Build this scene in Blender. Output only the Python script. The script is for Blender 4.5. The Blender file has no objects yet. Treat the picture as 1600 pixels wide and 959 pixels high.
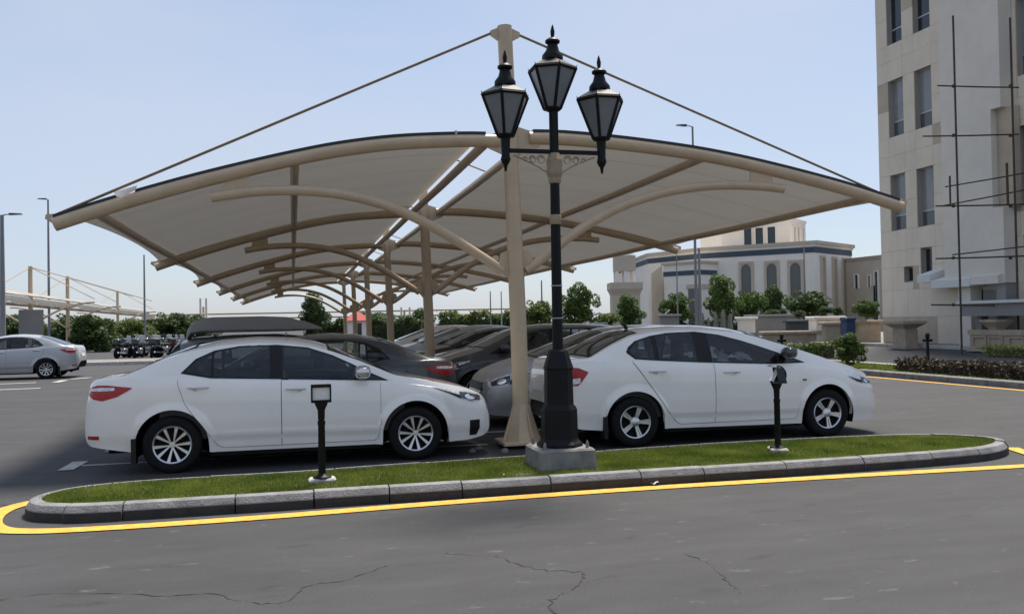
import bpy, math, random
import numpy as np
from mathutils import Matrix, Vector
R = math.radians
random.seed(7); rng = np.random.default_rng(7)
scn = bpy.context.scene
col = scn.collection

# ------------------------------------------------------------------ camera, sky, sun, exposure
FPX, CXP, CYP, EYE = 1378.0, 800.0, 479.5, 1.6
YAW, PITCH, ROLL = R(13.98), R(0.945), R(1.036)
fwd = Vector((math.sin(YAW)*math.cos(PITCH), math.cos(YAW)*math.cos(PITCH), math.sin(PITCH)))
rt0 = Vector((math.cos(YAW), -math.sin(YAW), 0)); up0 = rt0.cross(fwd)
rgt = rt0*math.cos(ROLL) - up0*math.sin(ROLL); upv = up0*math.cos(ROLL) + rt0*math.sin(ROLL)
cd = bpy.data.cameras.new('camera'); cam = bpy.data.objects.new('camera', cd); col.objects.link(cam)
cam.matrix_world = Matrix(((rgt.x, upv.x, -fwd.x, 0), (rgt.y, upv.y, -fwd.y, 0), (rgt.z, upv.z, -fwd.z, EYE), (0, 0, 0, 1)))
cd.sensor_width = 36; cd.lens = 36*FPX/1600; cd.clip_start = .05; cd.clip_end = 6000
scn.camera = cam

SUN = Vector((.75, 1.05, 2.75)).normalized()
sel, saz = math.asin(SUN.z), math.atan2(SUN.x, SUN.y)
wd = bpy.data.worlds.new('World'); scn.world = wd; wd.use_nodes = True
nt = wd.node_tree; nt.nodes.clear()
sky = nt.nodes.new('ShaderNodeTexSky'); sky.sky_type = 'NISHITA'; sky.sun_disc = False
sky.sun_elevation = sel; sky.sun_rotation = saz; sky.air_density = 1.0; sky.dust_density = 1.0; sky.ozone_density = 3.0
bg = nt.nodes.new('ShaderNodeBackground'); bg.inputs[1].default_value = .095
tc = nt.nodes.new('ShaderNodeTexCoord'); mp = nt.nodes.new('ShaderNodeMapping'); mp.inputs[3].default_value = (1.2, 1.2, 3.2)
nz = nt.nodes.new('ShaderNodeTexNoise'); nz.inputs['Scale'].default_value = 1.2; nz.inputs['Detail'].default_value = 5
rp = nt.nodes.new('ShaderNodeValToRGB'); rp.color_ramp.elements[0].position = .40; rp.color_ramp.elements[1].position = .66
rp.color_ramp.elements[0].color = (.34, .34, .34, 1); rp.color_ramp.elements[1].color = (.80, .80, .80, 1)
mx = nt.nodes.new('ShaderNodeMixRGB'); mx.inputs[2].default_value = (4.45, 4.95, 5.95, 1)
ou = nt.nodes.new('ShaderNodeOutputWorld')
L = nt.links.new
L(tc.outputs['Generated'], mp.inputs[0]); L(mp.outputs[0], nz.inputs['Vector']); L(nz.outputs[0], rp.inputs[0])
L(rp.outputs[0], mx.inputs[0]); L(sky.outputs[0], mx.inputs[1]); L(mx.outputs[0], bg.inputs[0]); L(bg.outputs[0], ou.inputs[0])
sd = bpy.data.lights.new('sun', 'SUN'); sd.energy = 4.3; sd.angle = R(14); sd.color = (1, .93, .82)
so = bpy.data.objects.new('sun', sd); col.objects.link(so); so.rotation_euler = SUN.to_track_quat('Z', 'Y').to_euler(); so.location = (5, 5, 30)
vs = scn.view_settings; vs.view_transform = 'Standard'; vs.look = 'None'; vs.exposure = 0.56; vs.gamma = 1; vs.use_curve_mapping = False

# ------------------------------------------------------------------ helpers
def at(px, py, d):                      # the point d metres away in the direction that the photo's pixel looks
    return Vector((0, 0, EYE)) + (fwd + rgt*(px-CXP)/FPX + upv*(CYP-py)/FPX)*d

def mat(name, c, rough=.6, metal=0, spec=.5, coat=0, var=0, vscale=3, bump=0, bscale=60, c2=None, vdet=5, stretch=None):
    m = bpy.data.materials.new(name); m.use_nodes = True; t = m.node_tree; b = t.nodes['Principled BSDF']
    b.inputs['Base Color'].default_value = (*c, 1); b.inputs['Roughness'].default_value = rough
    b.inputs['Metallic'].default_value = metal; b.inputs['Specular IOR Level'].default_value = spec
    if coat: b.inputs['Coat Weight'].default_value = coat; b.inputs['Coat Roughness'].default_value = .03
    if var or bump:
        tcn = t.nodes.new('ShaderNodeTexCoord'); src = tcn.outputs['Object']
        if stretch:
            mpn = t.nodes.new('ShaderNodeMapping'); mpn.inputs[3].default_value = stretch; t.links.new(src, mpn.inputs[0]); src = mpn.outputs[0]
    if var:
        n = t.nodes.new('ShaderNodeTexNoise'); n.inputs['Scale'].default_value = vscale; n.inputs['Detail'].default_value = vdet
        n.inputs['Roughness'].default_value = .65; t.links.new(src, n.inputs['Vector'])
        r = t.nodes.new('ShaderNodeValToRGB'); r.color_ramp.elements[0].position = .3; r.color_ramp.elements[1].position = .7
        ca = c2 if c2 else tuple(v*(1-var) for v in c); cb = tuple(min(1, v*(1+var*.6)) for v in c)
        r.color_ramp.elements[0].color = (*ca, 1); r.color_ramp.elements[1].color = (*cb, 1)
        t.links.new(n.outputs[0], r.inputs[0]); t.links.new(r.outputs[0], b.inputs['Base Color'])
    if bump:
        n2 = t.nodes.new('ShaderNodeTexNoise'); n2.inputs['Scale'].default_value = bscale; n2.inputs['Detail'].default_value = 4
        t.links.new(src, n2.inputs['Vector'])
        bp = t.nodes.new('ShaderNodeBump'); bp.inputs['Strength'].default_value = bump; bp.inputs['Distance'].default_value = .02
        t.links.new(n2.outputs[0], bp.inputs['Height']); t.links.new(bp.outputs[0], b.inputs['Normal'])
    return m

M = {}
M['white'] = mat('white_paint', (.87, .835, .785), .22, coat=1.0, var=.035, vscale=2.2, spec=.45)
M['silver'] = mat('silver_paint', (.42, .43, .45), .32, metal=.35, coat=.5, var=.05)
M['grey'] = mat('grey_paint', (.16, .165, .17), .33, metal=.3, coat=.5, var=.08)
M['dgrey'] = mat('dark_grey_paint', (.06, .063, .068), .35, metal=.2, coat=.5, var=.15)
M['black'] = mat('black_paint', (.013, .014, .016), .3, coat=.5)
M['glass'] = mat('dark_glass', (.013, .02, .027), .045, spec=.55, var=.55, vscale=1.7)
M['trim'] = mat('black_trim', (.009, .009, .010), .45, spec=.3)
M['gap'] = mat('dark_gap', (.10, .10, .105), .9, spec=.1)
def tinted():
    m = bpy.data.materials.new('tinted_glass'); m.use_nodes = True; t = m.node_tree; t.nodes.remove(t.nodes['Principled BSDF'])
    tr = t.nodes.new('ShaderNodeBsdfTransparent'); tr.inputs[0].default_value = (.62, .67, .69, 1)
    gl = t.nodes.new('ShaderNodeBsdfGlossy'); gl.inputs['Roughness'].default_value = .02; gl.inputs[0].default_value = (.9, .95, 1, 1)
    fr = t.nodes.new('ShaderNodeFresnel'); fr.inputs[0].default_value = 1.55
    mxn = t.nodes.new('ShaderNodeMixShader'); t.links.new(fr.outputs[0], mxn.inputs[0]); t.links.new(tr.outputs[0], mxn.inputs[1]); t.links.new(gl.outputs[0], mxn.inputs[2])
    t.links.new(mxn.outputs[0], t.nodes['Material Output'].inputs[0]); return m
M['tint'] = tinted()
M['seat'] = mat('seat_cloth', (.30, .28, .25), .9, var=.15, vscale=20)
M['cabin'] = mat('cabin_plastic', (.07, .07, .072), .7)
M['headlining'] = mat('headlining', (.24, .235, .225), .9)
M['rubber'] = mat('rubber', (.010, .010, .011), .8, spec=.2, var=.3, vscale=14)
M['under'] = mat('underbody', (.01, .01, .01), .9, spec=.1)
M['rim'] = mat('rim_silver', (.62, .63, .65), .28, metal=.85)
M['chrome'] = mat('chrome', (.75, .76, .78), .12, metal=1)
M['red'] = mat('red_lens', (.40, .008, .008), .3, coat=.2, var=.3, vscale=40)
M['clear'] = mat('clear_lens', (.75, .76, .78), .1, coat=.8, var=.5, vscale=30)
M['lens'] = mat('lamp_dark', (.05, .055, .06), .08, spec=.8, var=.6, vscale=25)
M['plate'] = mat('plate_white', (.7, .7, .68), .5)
M['box'] = mat('grey_plastic', (.27, .26, .245), .5, var=.06)
M['steel'] = mat('beige_steel', (.54, .41, .27), .36, var=.1, vscale=5, bump=.08, bscale=30)
M['rodsteel'] = mat('weathered_rod', (.22, .155, .09), .5, var=.25, vscale=6)
M['darkedge'] = mat('dark_edging', (.03, .03, .032), .7)
M['iron'] = mat('black_iron', (.006, .0065, .007), .5, spec=.22, var=.3, vscale=12)
M['gold'] = mat('bronze_paint', (.33, .245, .15), .5, var=.15, vscale=20)
M['frost'] = mat('frosted_glass', (.19, .205, .215), .3, spec=.6, var=.08, vscale=8)
M['concrete'] = mat('concrete', (.22, .21, .195), .85, var=.3, vscale=6, bump=.3, bscale=50, c2=(.13, .125, .118))
M['kerb'] = mat('kerb_stone', (.25, .25, .252), .85, var=.28, vscale=6, vdet=8, bump=.5, bscale=60, c2=(.14, .14, .145))
M['kerbd'] = mat('dark_kerb_stone', (.04, .039, .038), .9, var=.35, vscale=7, bump=.4, bscale=60)  # darker tone for the upright front of the kerb stones
M['kerbw'] = mat('pale_edging', (.5, .49, .46), .85, var=.25, vscale=8, c2=(.33, .31, .28))
M['wallA'] = mat('stone_cladding', (.72, .635, .52), .85, var=.1, vscale=1.2, bump=.1, bscale=30, stretch=(1, 1, .5))
M['wallA2'] = mat('stone_cladding_tan', (.50, .42, .325), .85, var=.12, vscale=1.4, bump=.1, bscale=30)
M['joint'] = mat('joint_grey', (.38, .345, .30), .9)
M['plaster'] = mat('pale_plaster', (.70, .645, .57), .9, var=.07, vscale=1.0, bump=.1, bscale=25)
M['winA'] = mat('blind_glass', (.24, .24, .245), .12, spec=.6, var=.15, vscale=1.5)
M['winA2'] = mat('grey_glass', (.09, .095, .10), .12, spec=.6)
M['winD'] = mat('window_dark', (.018, .024, .035), .08, spec=.6)
M['frameA'] = mat('window_frame', (.30, .28, .25), .6)
M['alu'] = mat('aluminium', (.42, .42, .42), .4, metal=.5)
M['mosq'] = mat('white_plaster', (.88, .82, .73), .9, var=.06, vscale=.6)
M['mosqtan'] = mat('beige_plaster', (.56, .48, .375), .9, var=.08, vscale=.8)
M['blue'] = mat('blue_band', (.06, .085, .115), .7, var=.15, vscale=2)
M['bin'] = mat('blue_plastic', (.035, .065, .13), .5, var=.1)
M['sand'] = mat('sandstone', (.42, .345, .26), .9, var=.2, vscale=4, bump=.2, bscale=30)
M['grey_wall'] = mat('grey_render', (.26, .255, .25), .9, var=.12, vscale=1.5)
M['galv'] = mat('galvanised', (.22, .225, .235), .55, metal=.3, var=.1)
M['rust'] = mat('scaffold_steel', (.07, .05, .036), .7, var=.4, vscale=9)
M['awn'] = mat('awning_white', (.66, .66, .65), .7)
M['yellow'] = mat('yellow_paint', (.78, .40, .04), .8, var=.3, vscale=14, vdet=9, c2=(.52, .27, .05), bump=.15, bscale=120)
M['wline'] = mat('white_road_paint', (.52, .52, .51), .8, var=.25, vscale=12, c2=(.3, .3, .3))
M['bark'] = mat('bark', (.10, .075, .055), .9, var=.3, vscale=20, bump=.4, bscale=40)
M['soil'] = mat('soil_green', (.055, .07, .022), .95, var=.35, vscale=7, c2=(.06, .052, .03))
M['crack'] = mat('crack', (.041, .040, .040), .95)
M['redroof'] = mat('red_roof', (.45, .03, .025), .7, var=.2, vscale=4)
M['brick'] = mat('hedge_brown', (.05, .028, .02), .9, var=.4, vscale=9)
M['chalk'] = mat('pale_litter', (.7, .7, .7), .8)

def foliage(name, a, b, tr=.25):
    m = bpy.data.materials.new(name); m.use_nodes = True; t = m.node_tree; p = t.nodes['Principled BSDF']
    p.inputs['Roughness'].default_value = .6; p.inputs['Specular IOR Level'].default_value = .3
    tcn = t.nodes.new('ShaderNodeTexCoord'); n = t.nodes.new('ShaderNodeTexNoise'); n.inputs['Scale'].default_value = 2.2; n.inputs['Detail'].default_value = 6
    r = t.nodes.new('ShaderNodeValToRGB'); r.color_ramp.elements[0].position = .33; r.color_ramp.elements[1].position = .68
    r.color_ramp.elements[0].color = (*a, 1); r.color_ramp.elements[1].color = (*b, 1)
    t.links.new(tcn.outputs['Object'], n.inputs['Vector']); t.links.new(n.outputs[0], r.inputs[0]); t.links.new(r.outputs[0], p.inputs['Base Color'])
    ts = t.nodes.new('ShaderNodeBsdfTranslucent'); t.links.new(r.outputs[0], ts.inputs[0])
    mxn = t.nodes.new('ShaderNodeMixShader'); mxn.inputs[0].default_value = tr
    t.links.new(p.outputs[0], mxn.inputs[1]); t.links.new(ts.outputs[0], mxn.inputs[2])
    t.links.new(mxn.outputs[0], t.nodes['Material Output'].inputs[0]); return m
M['leaf'] = foliage('leaf_green', (.05, .095, .025), (.15, .215, .06))
M['leafd'] = foliage('leaf_dark', (.038, .068, .022), (.105, .16, .05))
M['leafl'] = foliage('leaf_light', (.085, .13, .035), (.19, .24, .07))
M['cloth'] = foliage('torn_cloth', (.58, .575, .55), (.74, .735, .71), .45)
M['grass'] = foliage('grass_blade', (.09, .14, .016), (.24, .28, .05), .35)

def membrane():
    m = bpy.data.materials.new('membrane'); m.use_nodes = True; t = m.node_tree; p = t.nodes['Principled BSDF']
    p.inputs['Roughness'].default_value = .75; p.inputs['Specular IOR Level'].default_value = .25
    tcn = t.nodes.new('ShaderNodeTexCoord'); n = t.nodes.new('ShaderNodeTexNoise'); n.inputs['Scale'].default_value = .7; n.inputs['Detail'].default_value = 6
    r = t.nodes.new('ShaderNodeValToRGB'); r.color_ramp.elements[0].color = (.34, .325, .30, 1); r.color_ramp.elements[1].color = (.42, .405, .38, 1)
    r.color_ramp.elements[0].position = .3; r.color_ramp.elements[1].position = .65
    t.links.new(tcn.outputs['Object'], n.inputs['Vector']); t.links.new(n.outputs[0], r.inputs[0]); t.links.new(r.outputs[0], p.inputs['Base Color'])
    sx = t.nodes.new('ShaderNodeSeparateXYZ'); t.links.new(tcn.outputs['Object'], sx.inputs[0])       # welded seams of the fabric strips
    q1 = t.nodes.new('ShaderNodeMath'); q1.operation = 'FRACT'; q0 = t.nodes.new('ShaderNodeMath'); q0.operation = 'DIVIDE'; q0.inputs[1].default_value = 1.275
    t.links.new(sx.outputs[1], q0.inputs[0]); t.links.new(q0.outputs[0], q1.inputs[0])
    q2 = t.nodes.new('ShaderNodeMath'); q2.operation = 'LESS_THAN'; q2.inputs[1].default_value = .035; t.links.new(q1.outputs[0], q2.inputs[0])
    sm = t.nodes.new('ShaderNodeMixRGB'); sm.inputs[1].default_value = (.5, .48, .45, 1); sm.inputs[2].default_value = (.35, .33, .30, 1); t.links.new(q2.outputs[0], sm.inputs[0])
    ts = t.nodes.new('ShaderNodeBsdfTranslucent'); t.links.new(sm.outputs[0], ts.inputs[0])
    mxn = t.nodes.new('ShaderNodeMixShader'); mxn.inputs[0].default_value = .12
    t.links.new(p.outputs[0], mxn.inputs[1]); t.links.new(ts.outputs[0], mxn.inputs[2])
    t.links.new(mxn.outputs[0], t.nodes['Material Output'].inputs[0]); return m
M['membrane'] = membrane()

def asphalt(name, c, seed=0):
    m = bpy.data.materials.new(name); m.use_nodes = True; t = m.node_tree; p = t.nodes['Principled BSDF']
    p.inputs['Roughness'].default_value = .8; p.inputs['Specular IOR Level'].default_value = .35
    g = t.nodes.new('ShaderNodeNewGeometry')
    def noise(sc, det, lo, hi, rough=.6, stretch=None):
        n = t.nodes.new('ShaderNodeTexNoise'); n.inputs['Scale'].default_value = sc; n.inputs['Detail'].default_value = det; n.inputs['Roughness'].default_value = rough
        s = g.outputs['Position']
        if stretch:
            mpn = t.nodes.new('ShaderNodeMapping'); mpn.inputs[3].default_value = stretch; mpn.inputs[1].default_value = (seed, 0, 0); t.links.new(s, mpn.inputs[0]); s = mpn.outputs[0]
        t.links.new(s, n.inputs['Vector'])
        r = t.nodes.new('ShaderNodeMapRange'); r.inputs[1].default_value = .28; r.inputs[2].default_value = .72; r.inputs[3].default_value = lo; r.inputs[4].default_value = hi
        t.links.new(n.outputs[0], r.inputs[0]); return r.outputs[0]
    def mul(a, b):
        q = t.nodes.new('ShaderNodeMath'); q.operation = 'MULTIPLY'; t.links.new(a, q.inputs[0]); t.links.new(b, q.inputs[1]); return q.outputs[0]
    v = mul(noise(.35, 5, .84, 1.12, stretch=(1, 2.2, 1)), noise(2.2, 6, .88, 1.10, stretch=(.6, 1.8, 1)))
    v = mul(v, noise(140, 3, .62, 1.38, .85)); v = mul(v, noise(420, 2, .7, 1.3, .8)); v = mul(v, noise(48, 4, .84, 1.16, .7)); v = mul(v, noise(.9, 7, .80, 1.14, .75, (.35, 1.6, 1)))
    # scuffs and worn pale flecks
    n = t.nodes.new('ShaderNodeTexNoise'); n.inputs['Scale'].default_value = 5.0; n.inputs['Detail'].default_value = 5; n.inputs['Roughness'].default_value = .62
    mpn = t.nodes.new('ShaderNodeMapping'); mpn.inputs[3].default_value = (.7, 1.5, 1); mpn.inputs[1].default_value = (3+seed, 1, 0)
    t.links.new(g.outputs['Position'], mpn.inputs[0]); t.links.new(mpn.outputs[0], n.inputs['Vector'])
    rr = t.nodes.new('ShaderNodeMapRange'); rr.inputs[1].default_value = .632; rr.inputs[2].default_value = .69; rr.inputs[3].default_value = 0; rr.inputs[4].default_value = .7; rr.clamp = True
    t.links.new(n.outputs[0], rr.inputs[0])
    cm = t.nodes.new('ShaderNodeMixRGB'); cm.blend_type = 'MULTIPLY'; cm.inputs[0].default_value = 1; cm.inputs[1].default_value = (*c, 1); t.links.new(v, cm.inputs[2])
    # dark oil spots and damp stains
    nd = t.nodes.new('ShaderNodeTexNoise'); nd.inputs['Scale'].default_value = 2.6; nd.inputs['Detail'].default_value = 6; nd.inputs['Roughness'].default_value = .6
    mpd = t.nodes.new('ShaderNodeMapping'); mpd.inputs[3].default_value = (.6, 1.4, 1); mpd.inputs[1].default_value = (11+seed, 7, 0)
    t.links.new(g.outputs['Position'], mpd.inputs[0]); t.links.new(mpd.outputs[0], nd.inputs['Vector'])
    rd = t.nodes.new('ShaderNodeMapRange'); rd.inputs[1].default_value = .6; rd.inputs[2].default_value = .72; rd.inputs[3].default_value = 1; rd.inputs[4].default_value = .66; rd.clamp = True
    t.links.new(nd.outputs[0], rd.inputs[0]); v = mul(v, rd.outputs[0]); t.links.new(v, cm.inputs[2])
    c3 = t.nodes.new('ShaderNodeMixRGB'); c3.inputs[2].default_value = (c[0]*2.1, c[1]*2.1, c[2]*2.05, 1); t.links.new(rr.outputs[0], c3.inputs[0]); t.links.new(cm.outputs[0], c3.inputs[1])
    t.links.new(c3.outputs[0], p.inputs['Base Color'])
    n2 = t.nodes.new('ShaderNodeTexNoise'); n2.inputs['Scale'].default_value = 160; n2.inputs['Detail'].default_value = 3; t.links.new(g.outputs['Position'], n2.inputs['Vector'])
    bp = t.nodes.new('ShaderNodeBump'); bp.inputs['Strength'].default_value = .35; bp.inputs['Distance'].default_value = .006
    t.links.new(n2.outputs[0], bp.inputs['Height']); t.links.new(bp.outputs[0], p.inputs['Normal'])
    return m
M['asphalt'] = asphalt('asphalt', (.050, .050, .053))
M['asphaltp'] = asphalt('asphalt_bays', (.046, .046, .048), 5)

class MB:
    def __init__(s): s.v = []; s.f = []
    def add(s, vs, fs):
        o = len(s.v); s.v += [tuple(v) for v in vs]; s.f += [tuple(i+o for i in f) for f in fs]; return s
    def box(s, x0, x1, y0, y1, z0, z1):
        return s.add([(x, y, z) for z in (z0, z1) for y in (y0, y1) for x in (x0, x1)],
                     [(0, 2, 3, 1), (4, 5, 7, 6), (0, 1, 5, 4), (2, 6, 7, 3), (0, 4, 6, 2), (1, 3, 7, 5)])
    def cbox(s, x0, x1, y0, y1, z0, z1, c=.02):          # box with chamfered upright edges and top edge
        p = [(x0+c, y0), (x1-c, y0), (x1, y0+c), (x1, y1-c), (x1-c, y1), (x0+c, y1), (x0, y1-c), (x0, y0+c)]
        mx_, my_ = (x0+x1)/2, (y0+y1)/2
        q = [(mx_+(a-mx_)*(1-2*c/(x1-x0)), my_+(b-my_)*(1-2*c/(y1-y0))) for a, b in p]
        vs_ = [(a, b, z0) for a, b in p]+[(a, b, z1-c) for a, b in p]+[(a, b, z1) for a, b in q]
        fs = [tuple(range(7, -1, -1)), tuple(range(16, 24))]
        for k in (0, 8):
            for i in range(8): j = (i+1) % 8; fs.append((k+i, k+j, k+8+j, k+8+i))
        return s.add(vs_, fs)
    def prism(s, poly, z0, z1):
        n = len(poly); 
        return s.add([(x, y, z0) for x, y in poly]+[(x, y, z1) for x, y in poly],
                     [tuple(range(n-1, -1, -1)), tuple(range(n, 2*n))]+[(i, (i+1) % n, n+(i+1) % n, n+i) for i in range(n)])
    def plate(s, pts, nrm, t):                           # planar polygon with thickness
        n = len(pts); d = Vector(nrm)*t/2; P = [Vector(p) for p in pts]
        return s.add([p-d for p in P]+[p+d for p in P], [tuple(range(n-1, -1, -1)), tuple(range(n, 2*n))]+[(i, (i+1) % n, n+(i+1) % n, n+i) for i in range(n)])
    def tube(s, pts, r, n=10, cap=True):
        P = [Vector(p) for p in pts]; k = len(P); rr = r if isinstance(r, (list, tuple)) else [r]*k
        vs_ = []; pu = None
        for i in range(k):
            t = (P[min(i+1, k-1)]-P[max(i-1, 0)]).normalized()
            if pu is None:
                a = Vector((0, 0, 1)) if abs(t.z) < .9 else Vector((1, 0, 0))
                u = t.cross(a).normalized()
            else: u = (pu - t*pu.dot(t)).normalized()
            pu = u; w = t.cross(u)
            for j in range(n):
                a = 2*math.pi*j/n; vs_.append(P[i]+(u*math.cos(a)+w*math.sin(a))*rr[i])
        fs = [(i*n+j, i*n+(j+1) % n, (i+1)*n+(j+1) % n, (i+1)*n+j) for i in range(k-1) for j in range(n)]
        if cap: fs += [tuple(range(n-1, -1, -1)), tuple((k-1)*n+j for j in range(n))]
        return s.add(vs_, fs)
    def lathe(s, prof, n=16, c=(0, 0), rot=0, cap=True):   # prof: (r, z)
        k = len(prof); vs_ = []
        for r, z in prof:
            for j in range(n): a = 2*math.pi*j/n+rot; vs_.append((c[0]+r*math.cos(a), c[1]+r*math.sin(a), z))
        fs = [(i*n+j, i*n+(j+1) % n, (i+1)*n+(j+1) % n, (i+1)*n+j) for i in range(k-1) for j in range(n)]
        if cap: fs += [tuple(range(n-1, -1, -1)), tuple((k-1)*n+j for j in range(n))]
        return s.add(vs_, fs)
    def grid(s, G):                                       # G: rows of points
        a, b = len(G), len(G[0])
        return s.add([p for row in G for p in row], [(i*b+j, i*b+j+1, (i+1)*b+j+1, (i+1)*b+j) for i in range(a-1) for j in range(b-1)])
    def mesh(s, name, smooth=False, ang=40):
        m = bpy.data.meshes.new(name); m.from_pydata(s.v, [], s.f); m.materials.append(None)
        if smooth:
            m.polygons.foreach_set('use_smooth', [True]*len(m.polygons))
            if ang < 180: m.set_sharp_from_angle(angle=R(ang))
        m.update(); return m
    def build(s, name, m, parent=None, smooth=False, ang=40): return put(name, s.mesh(name, smooth, ang), m, parent)

def put(name, me, m, parent=None, loc=None, rz=0):
    o = bpy.data.objects.new(name, me); col.objects.link(o)
    if len(me.materials) == 0: me.materials.append(None)
    o.material_slots[0].link = 'OBJECT'; o.material_slots[0].material = M[m] if isinstance(m, str) else m
    if parent is not None: o.parent = parent
    if loc is not None: o.location = loc
    if rz: o.rotation_euler.z = rz
    return o
def tag(o, label=None, cat=None, group=None, kind=None):
    if label: o['label'] = label
    if cat: o['category'] = cat
    if group: o['group'] = group
    if kind: o['kind'] = kind
    return o
def thing(name, label, cat, loc=(0, 0, 0), rz=0, group=None):
    o = bpy.data.objects.new(name, None); col.objects.link(o); o.location = loc; o.rotation_euler.z = rz; o.empty_display_size = .2
    return tag(o, label, cat, group)
def struct(name, mb, m, **k):
    return tag(mb.build(name, m, **k), kind='structure')
def copy_tree(o, parent=None):
    c = o.copy(); col.objects.link(c); c.parent = parent
    for ch in list(o.children): copy_tree(ch, c)
    return c

# ------------------------------------------------------------------ ground, road, markings, kerbs
g = MB(); S = 3000
g.add([(-S, -200, 0), (S, -200, 0), (S, S, 0), (-S, S, 0)], [(0, 1, 2, 3)])
ground = struct('road', g, 'asphalt')
bay = MB(); bay.add([(-2.62, 9.0, .004), (8.3, 9.0, .004), (8.3, 60, .004), (-2.62, 60, .004)], [(0, 1, 2, 3)])
struct('parking_bays', bay, 'asphaltp')

def ribbon(pts, w, z, jitter=0):
    mb = MB(); P = [Vector((x, y, 0)) for x, y in pts]; l = []; r = []
    for i, p in enumerate(P):
        t = (P[min(i+1, len(P)-1)]-P[max(i-1, 0)]).normalized(); n = Vector((-t.y, t.x, 0))
        ww = w*(1+random.uniform(-jitter, jitter))/2
        l.append((p.x+n.x*ww, p.y+n.y*ww, z)); r.append((p.x-n.x*ww, p.y-n.y*ww, z))
    mb.grid([l, r]); return mb
def spline(pts, n=8, closed=False):
    P = [Vector(p) for p in pts]; k = len(P); out = []
    for i in range(k if closed else k-1):
        g4 = [P[(i+d) % k] if closed else P[min(max(i+d, 0), k-1)] for d in (-1, 0, 1, 2)]
        for j in range(n):
            t = j/n; out.append(.5*((2*g4[1])+(g4[2]-g4[0])*t+(2*g4[0]-5*g4[1]+4*g4[2]-g4[3])*t*t+(3*g4[1]-g4[0]-3*g4[2]+g4[3])*t**3))
    if not closed: out.append(P[-1])
    return out
yl = spline([(-1.6, 9.6), (-2.2, 9.2), (-2.47, 8.9), (-2.52, 8.5), (-2.4, 8.05), (-2.15, 7.8), (-1.6, 7.69), (-.32, 7.68), (1.3, 7.77), (3.1, 7.81), (5.1, 7.75), (7.35, 7.64), (10, 7.5), (16, 7.1), (30, 6)], 8)
struct('yellow_line', ribbon([(p.x, p.y) for p in yl], .17, .008), 'yellow')
y2 = spline([(8.05, 9.0), (8.2, 8.65), (8.06, 8.4), (8.5, 7.9), (9.3, 7.72)], 6)
struct('yellow_line', ribbon([(8.2, 8.7), (8.11, 8.5), (8.0, 8.2), (7.95, 7.85)], .16, .012), 'yellow')
struct('bay_line', ribbon([(-2.42, 11.27), (2.45, 11.27)], .085, .009), 'wline')
struct('bay_line', ribbon([(-2.52, 10.95), (-2.50, 11.6)], .17, .0125), 'wline')
for yy in (13.8, 16.35, 18.9, 21.5, 24, 26.6): struct('bay_line', ribbon([(-2.4, yy-1.3), (8.1, yy-1.3)], .09, .009), 'wline')
for p in ([(-9.5, 26.3), (-6.75, 26.7)], [(-10.5, 29.0), (-7.6, 29.6)], [(-7.02, 29.4), (-7.0, 30.5)], [(-6.95, 31.0), (-6.5, 31.7)]):
    struct('lane_mark', ribbon(p, .22, .008), 'wline')
for pts in ([(1.34, 5.88), (1.5, 5.54), (1.62, 5.44), (1.75, 5.38), (1.74, 5.28), (1.6, 5.05), (1.44, 4.91), (1.37, 4.75), (1.37, 4.6)],
            [(2.57, 5.57), (2.62, 5.3), (2.55, 4.95), (2.52, 4.66)], [(1.0, 6.1), (1.34, 5.88)],
            [(-1.9, 5.9), (-1.71, 5.86), (-1.38, 5.91), (-.76, 5.65), (-.5, 5.6), (-.23, 5.34), (-.05, 5.34), (.06, 5.6), (.3, 5.66), (.6, 5.9)]):
    q = spline([(x, y, 0) for x, y in pts], 7)
    q = [(p.x+random.uniform(-.02, .02), p.y+random.uniform(-.02, .02)) for p in q]
    c = ribbon(q, .0075, .0035, .95).build('crack', 'crack', ground)

# the grassed island with its kerb stones
outl = spline([(-1.4, 7.96), (1, 7.94), (3.5, 7.93), (6, 7.95), (7.1, 8.02), (7.7, 8.25), (7.97, 8.6), (7.85, 9.0), (7.4, 9.33), (6.3, 9.5), (4.6, 9.53), (3.2, 9.44), (2.1, 9.4),
               (.9, 9.29), (-.1, 9.2), (-1.2, 9.23), (-1.75, 9.15), (-2.1, 8.96), (-2.27, 8.62), (-2.2, 8.28), (-1.95, 8.07)], 10, True)
outl = [(p.x, p.y) for p in outl]
def resample(poly, step):
    P = [Vector((x, y, 0)) for x, y in poly]; P.append(P[0]); out = [P[0]]; acc = 0
    for a, b in zip(P, P[1:]):
        d = (b-a).length; s0 = 0
        while acc+d-s0 >= step:
            s0 += step-acc; out.append(a.lerp(b, s0/d)); acc = 0
        acc += d-s0
    return out
KP = resample(outl, .06)
def inward(P, i, off):
    n = len(P); t = (P[(i+1) % n]-P[i-1]).normalized(); return P[i]+Vector((-t.y, t.x, 0))*off
island = MB(); isl = [inward(KP, i, .05) for i in range(len(KP))]
island.add([(p.x, p.y, .122) for p in isl], [tuple(range(len(isl)))])
island_o = struct('grass_island', island, 'soil')
i = 0; N = len(KP)
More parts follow.
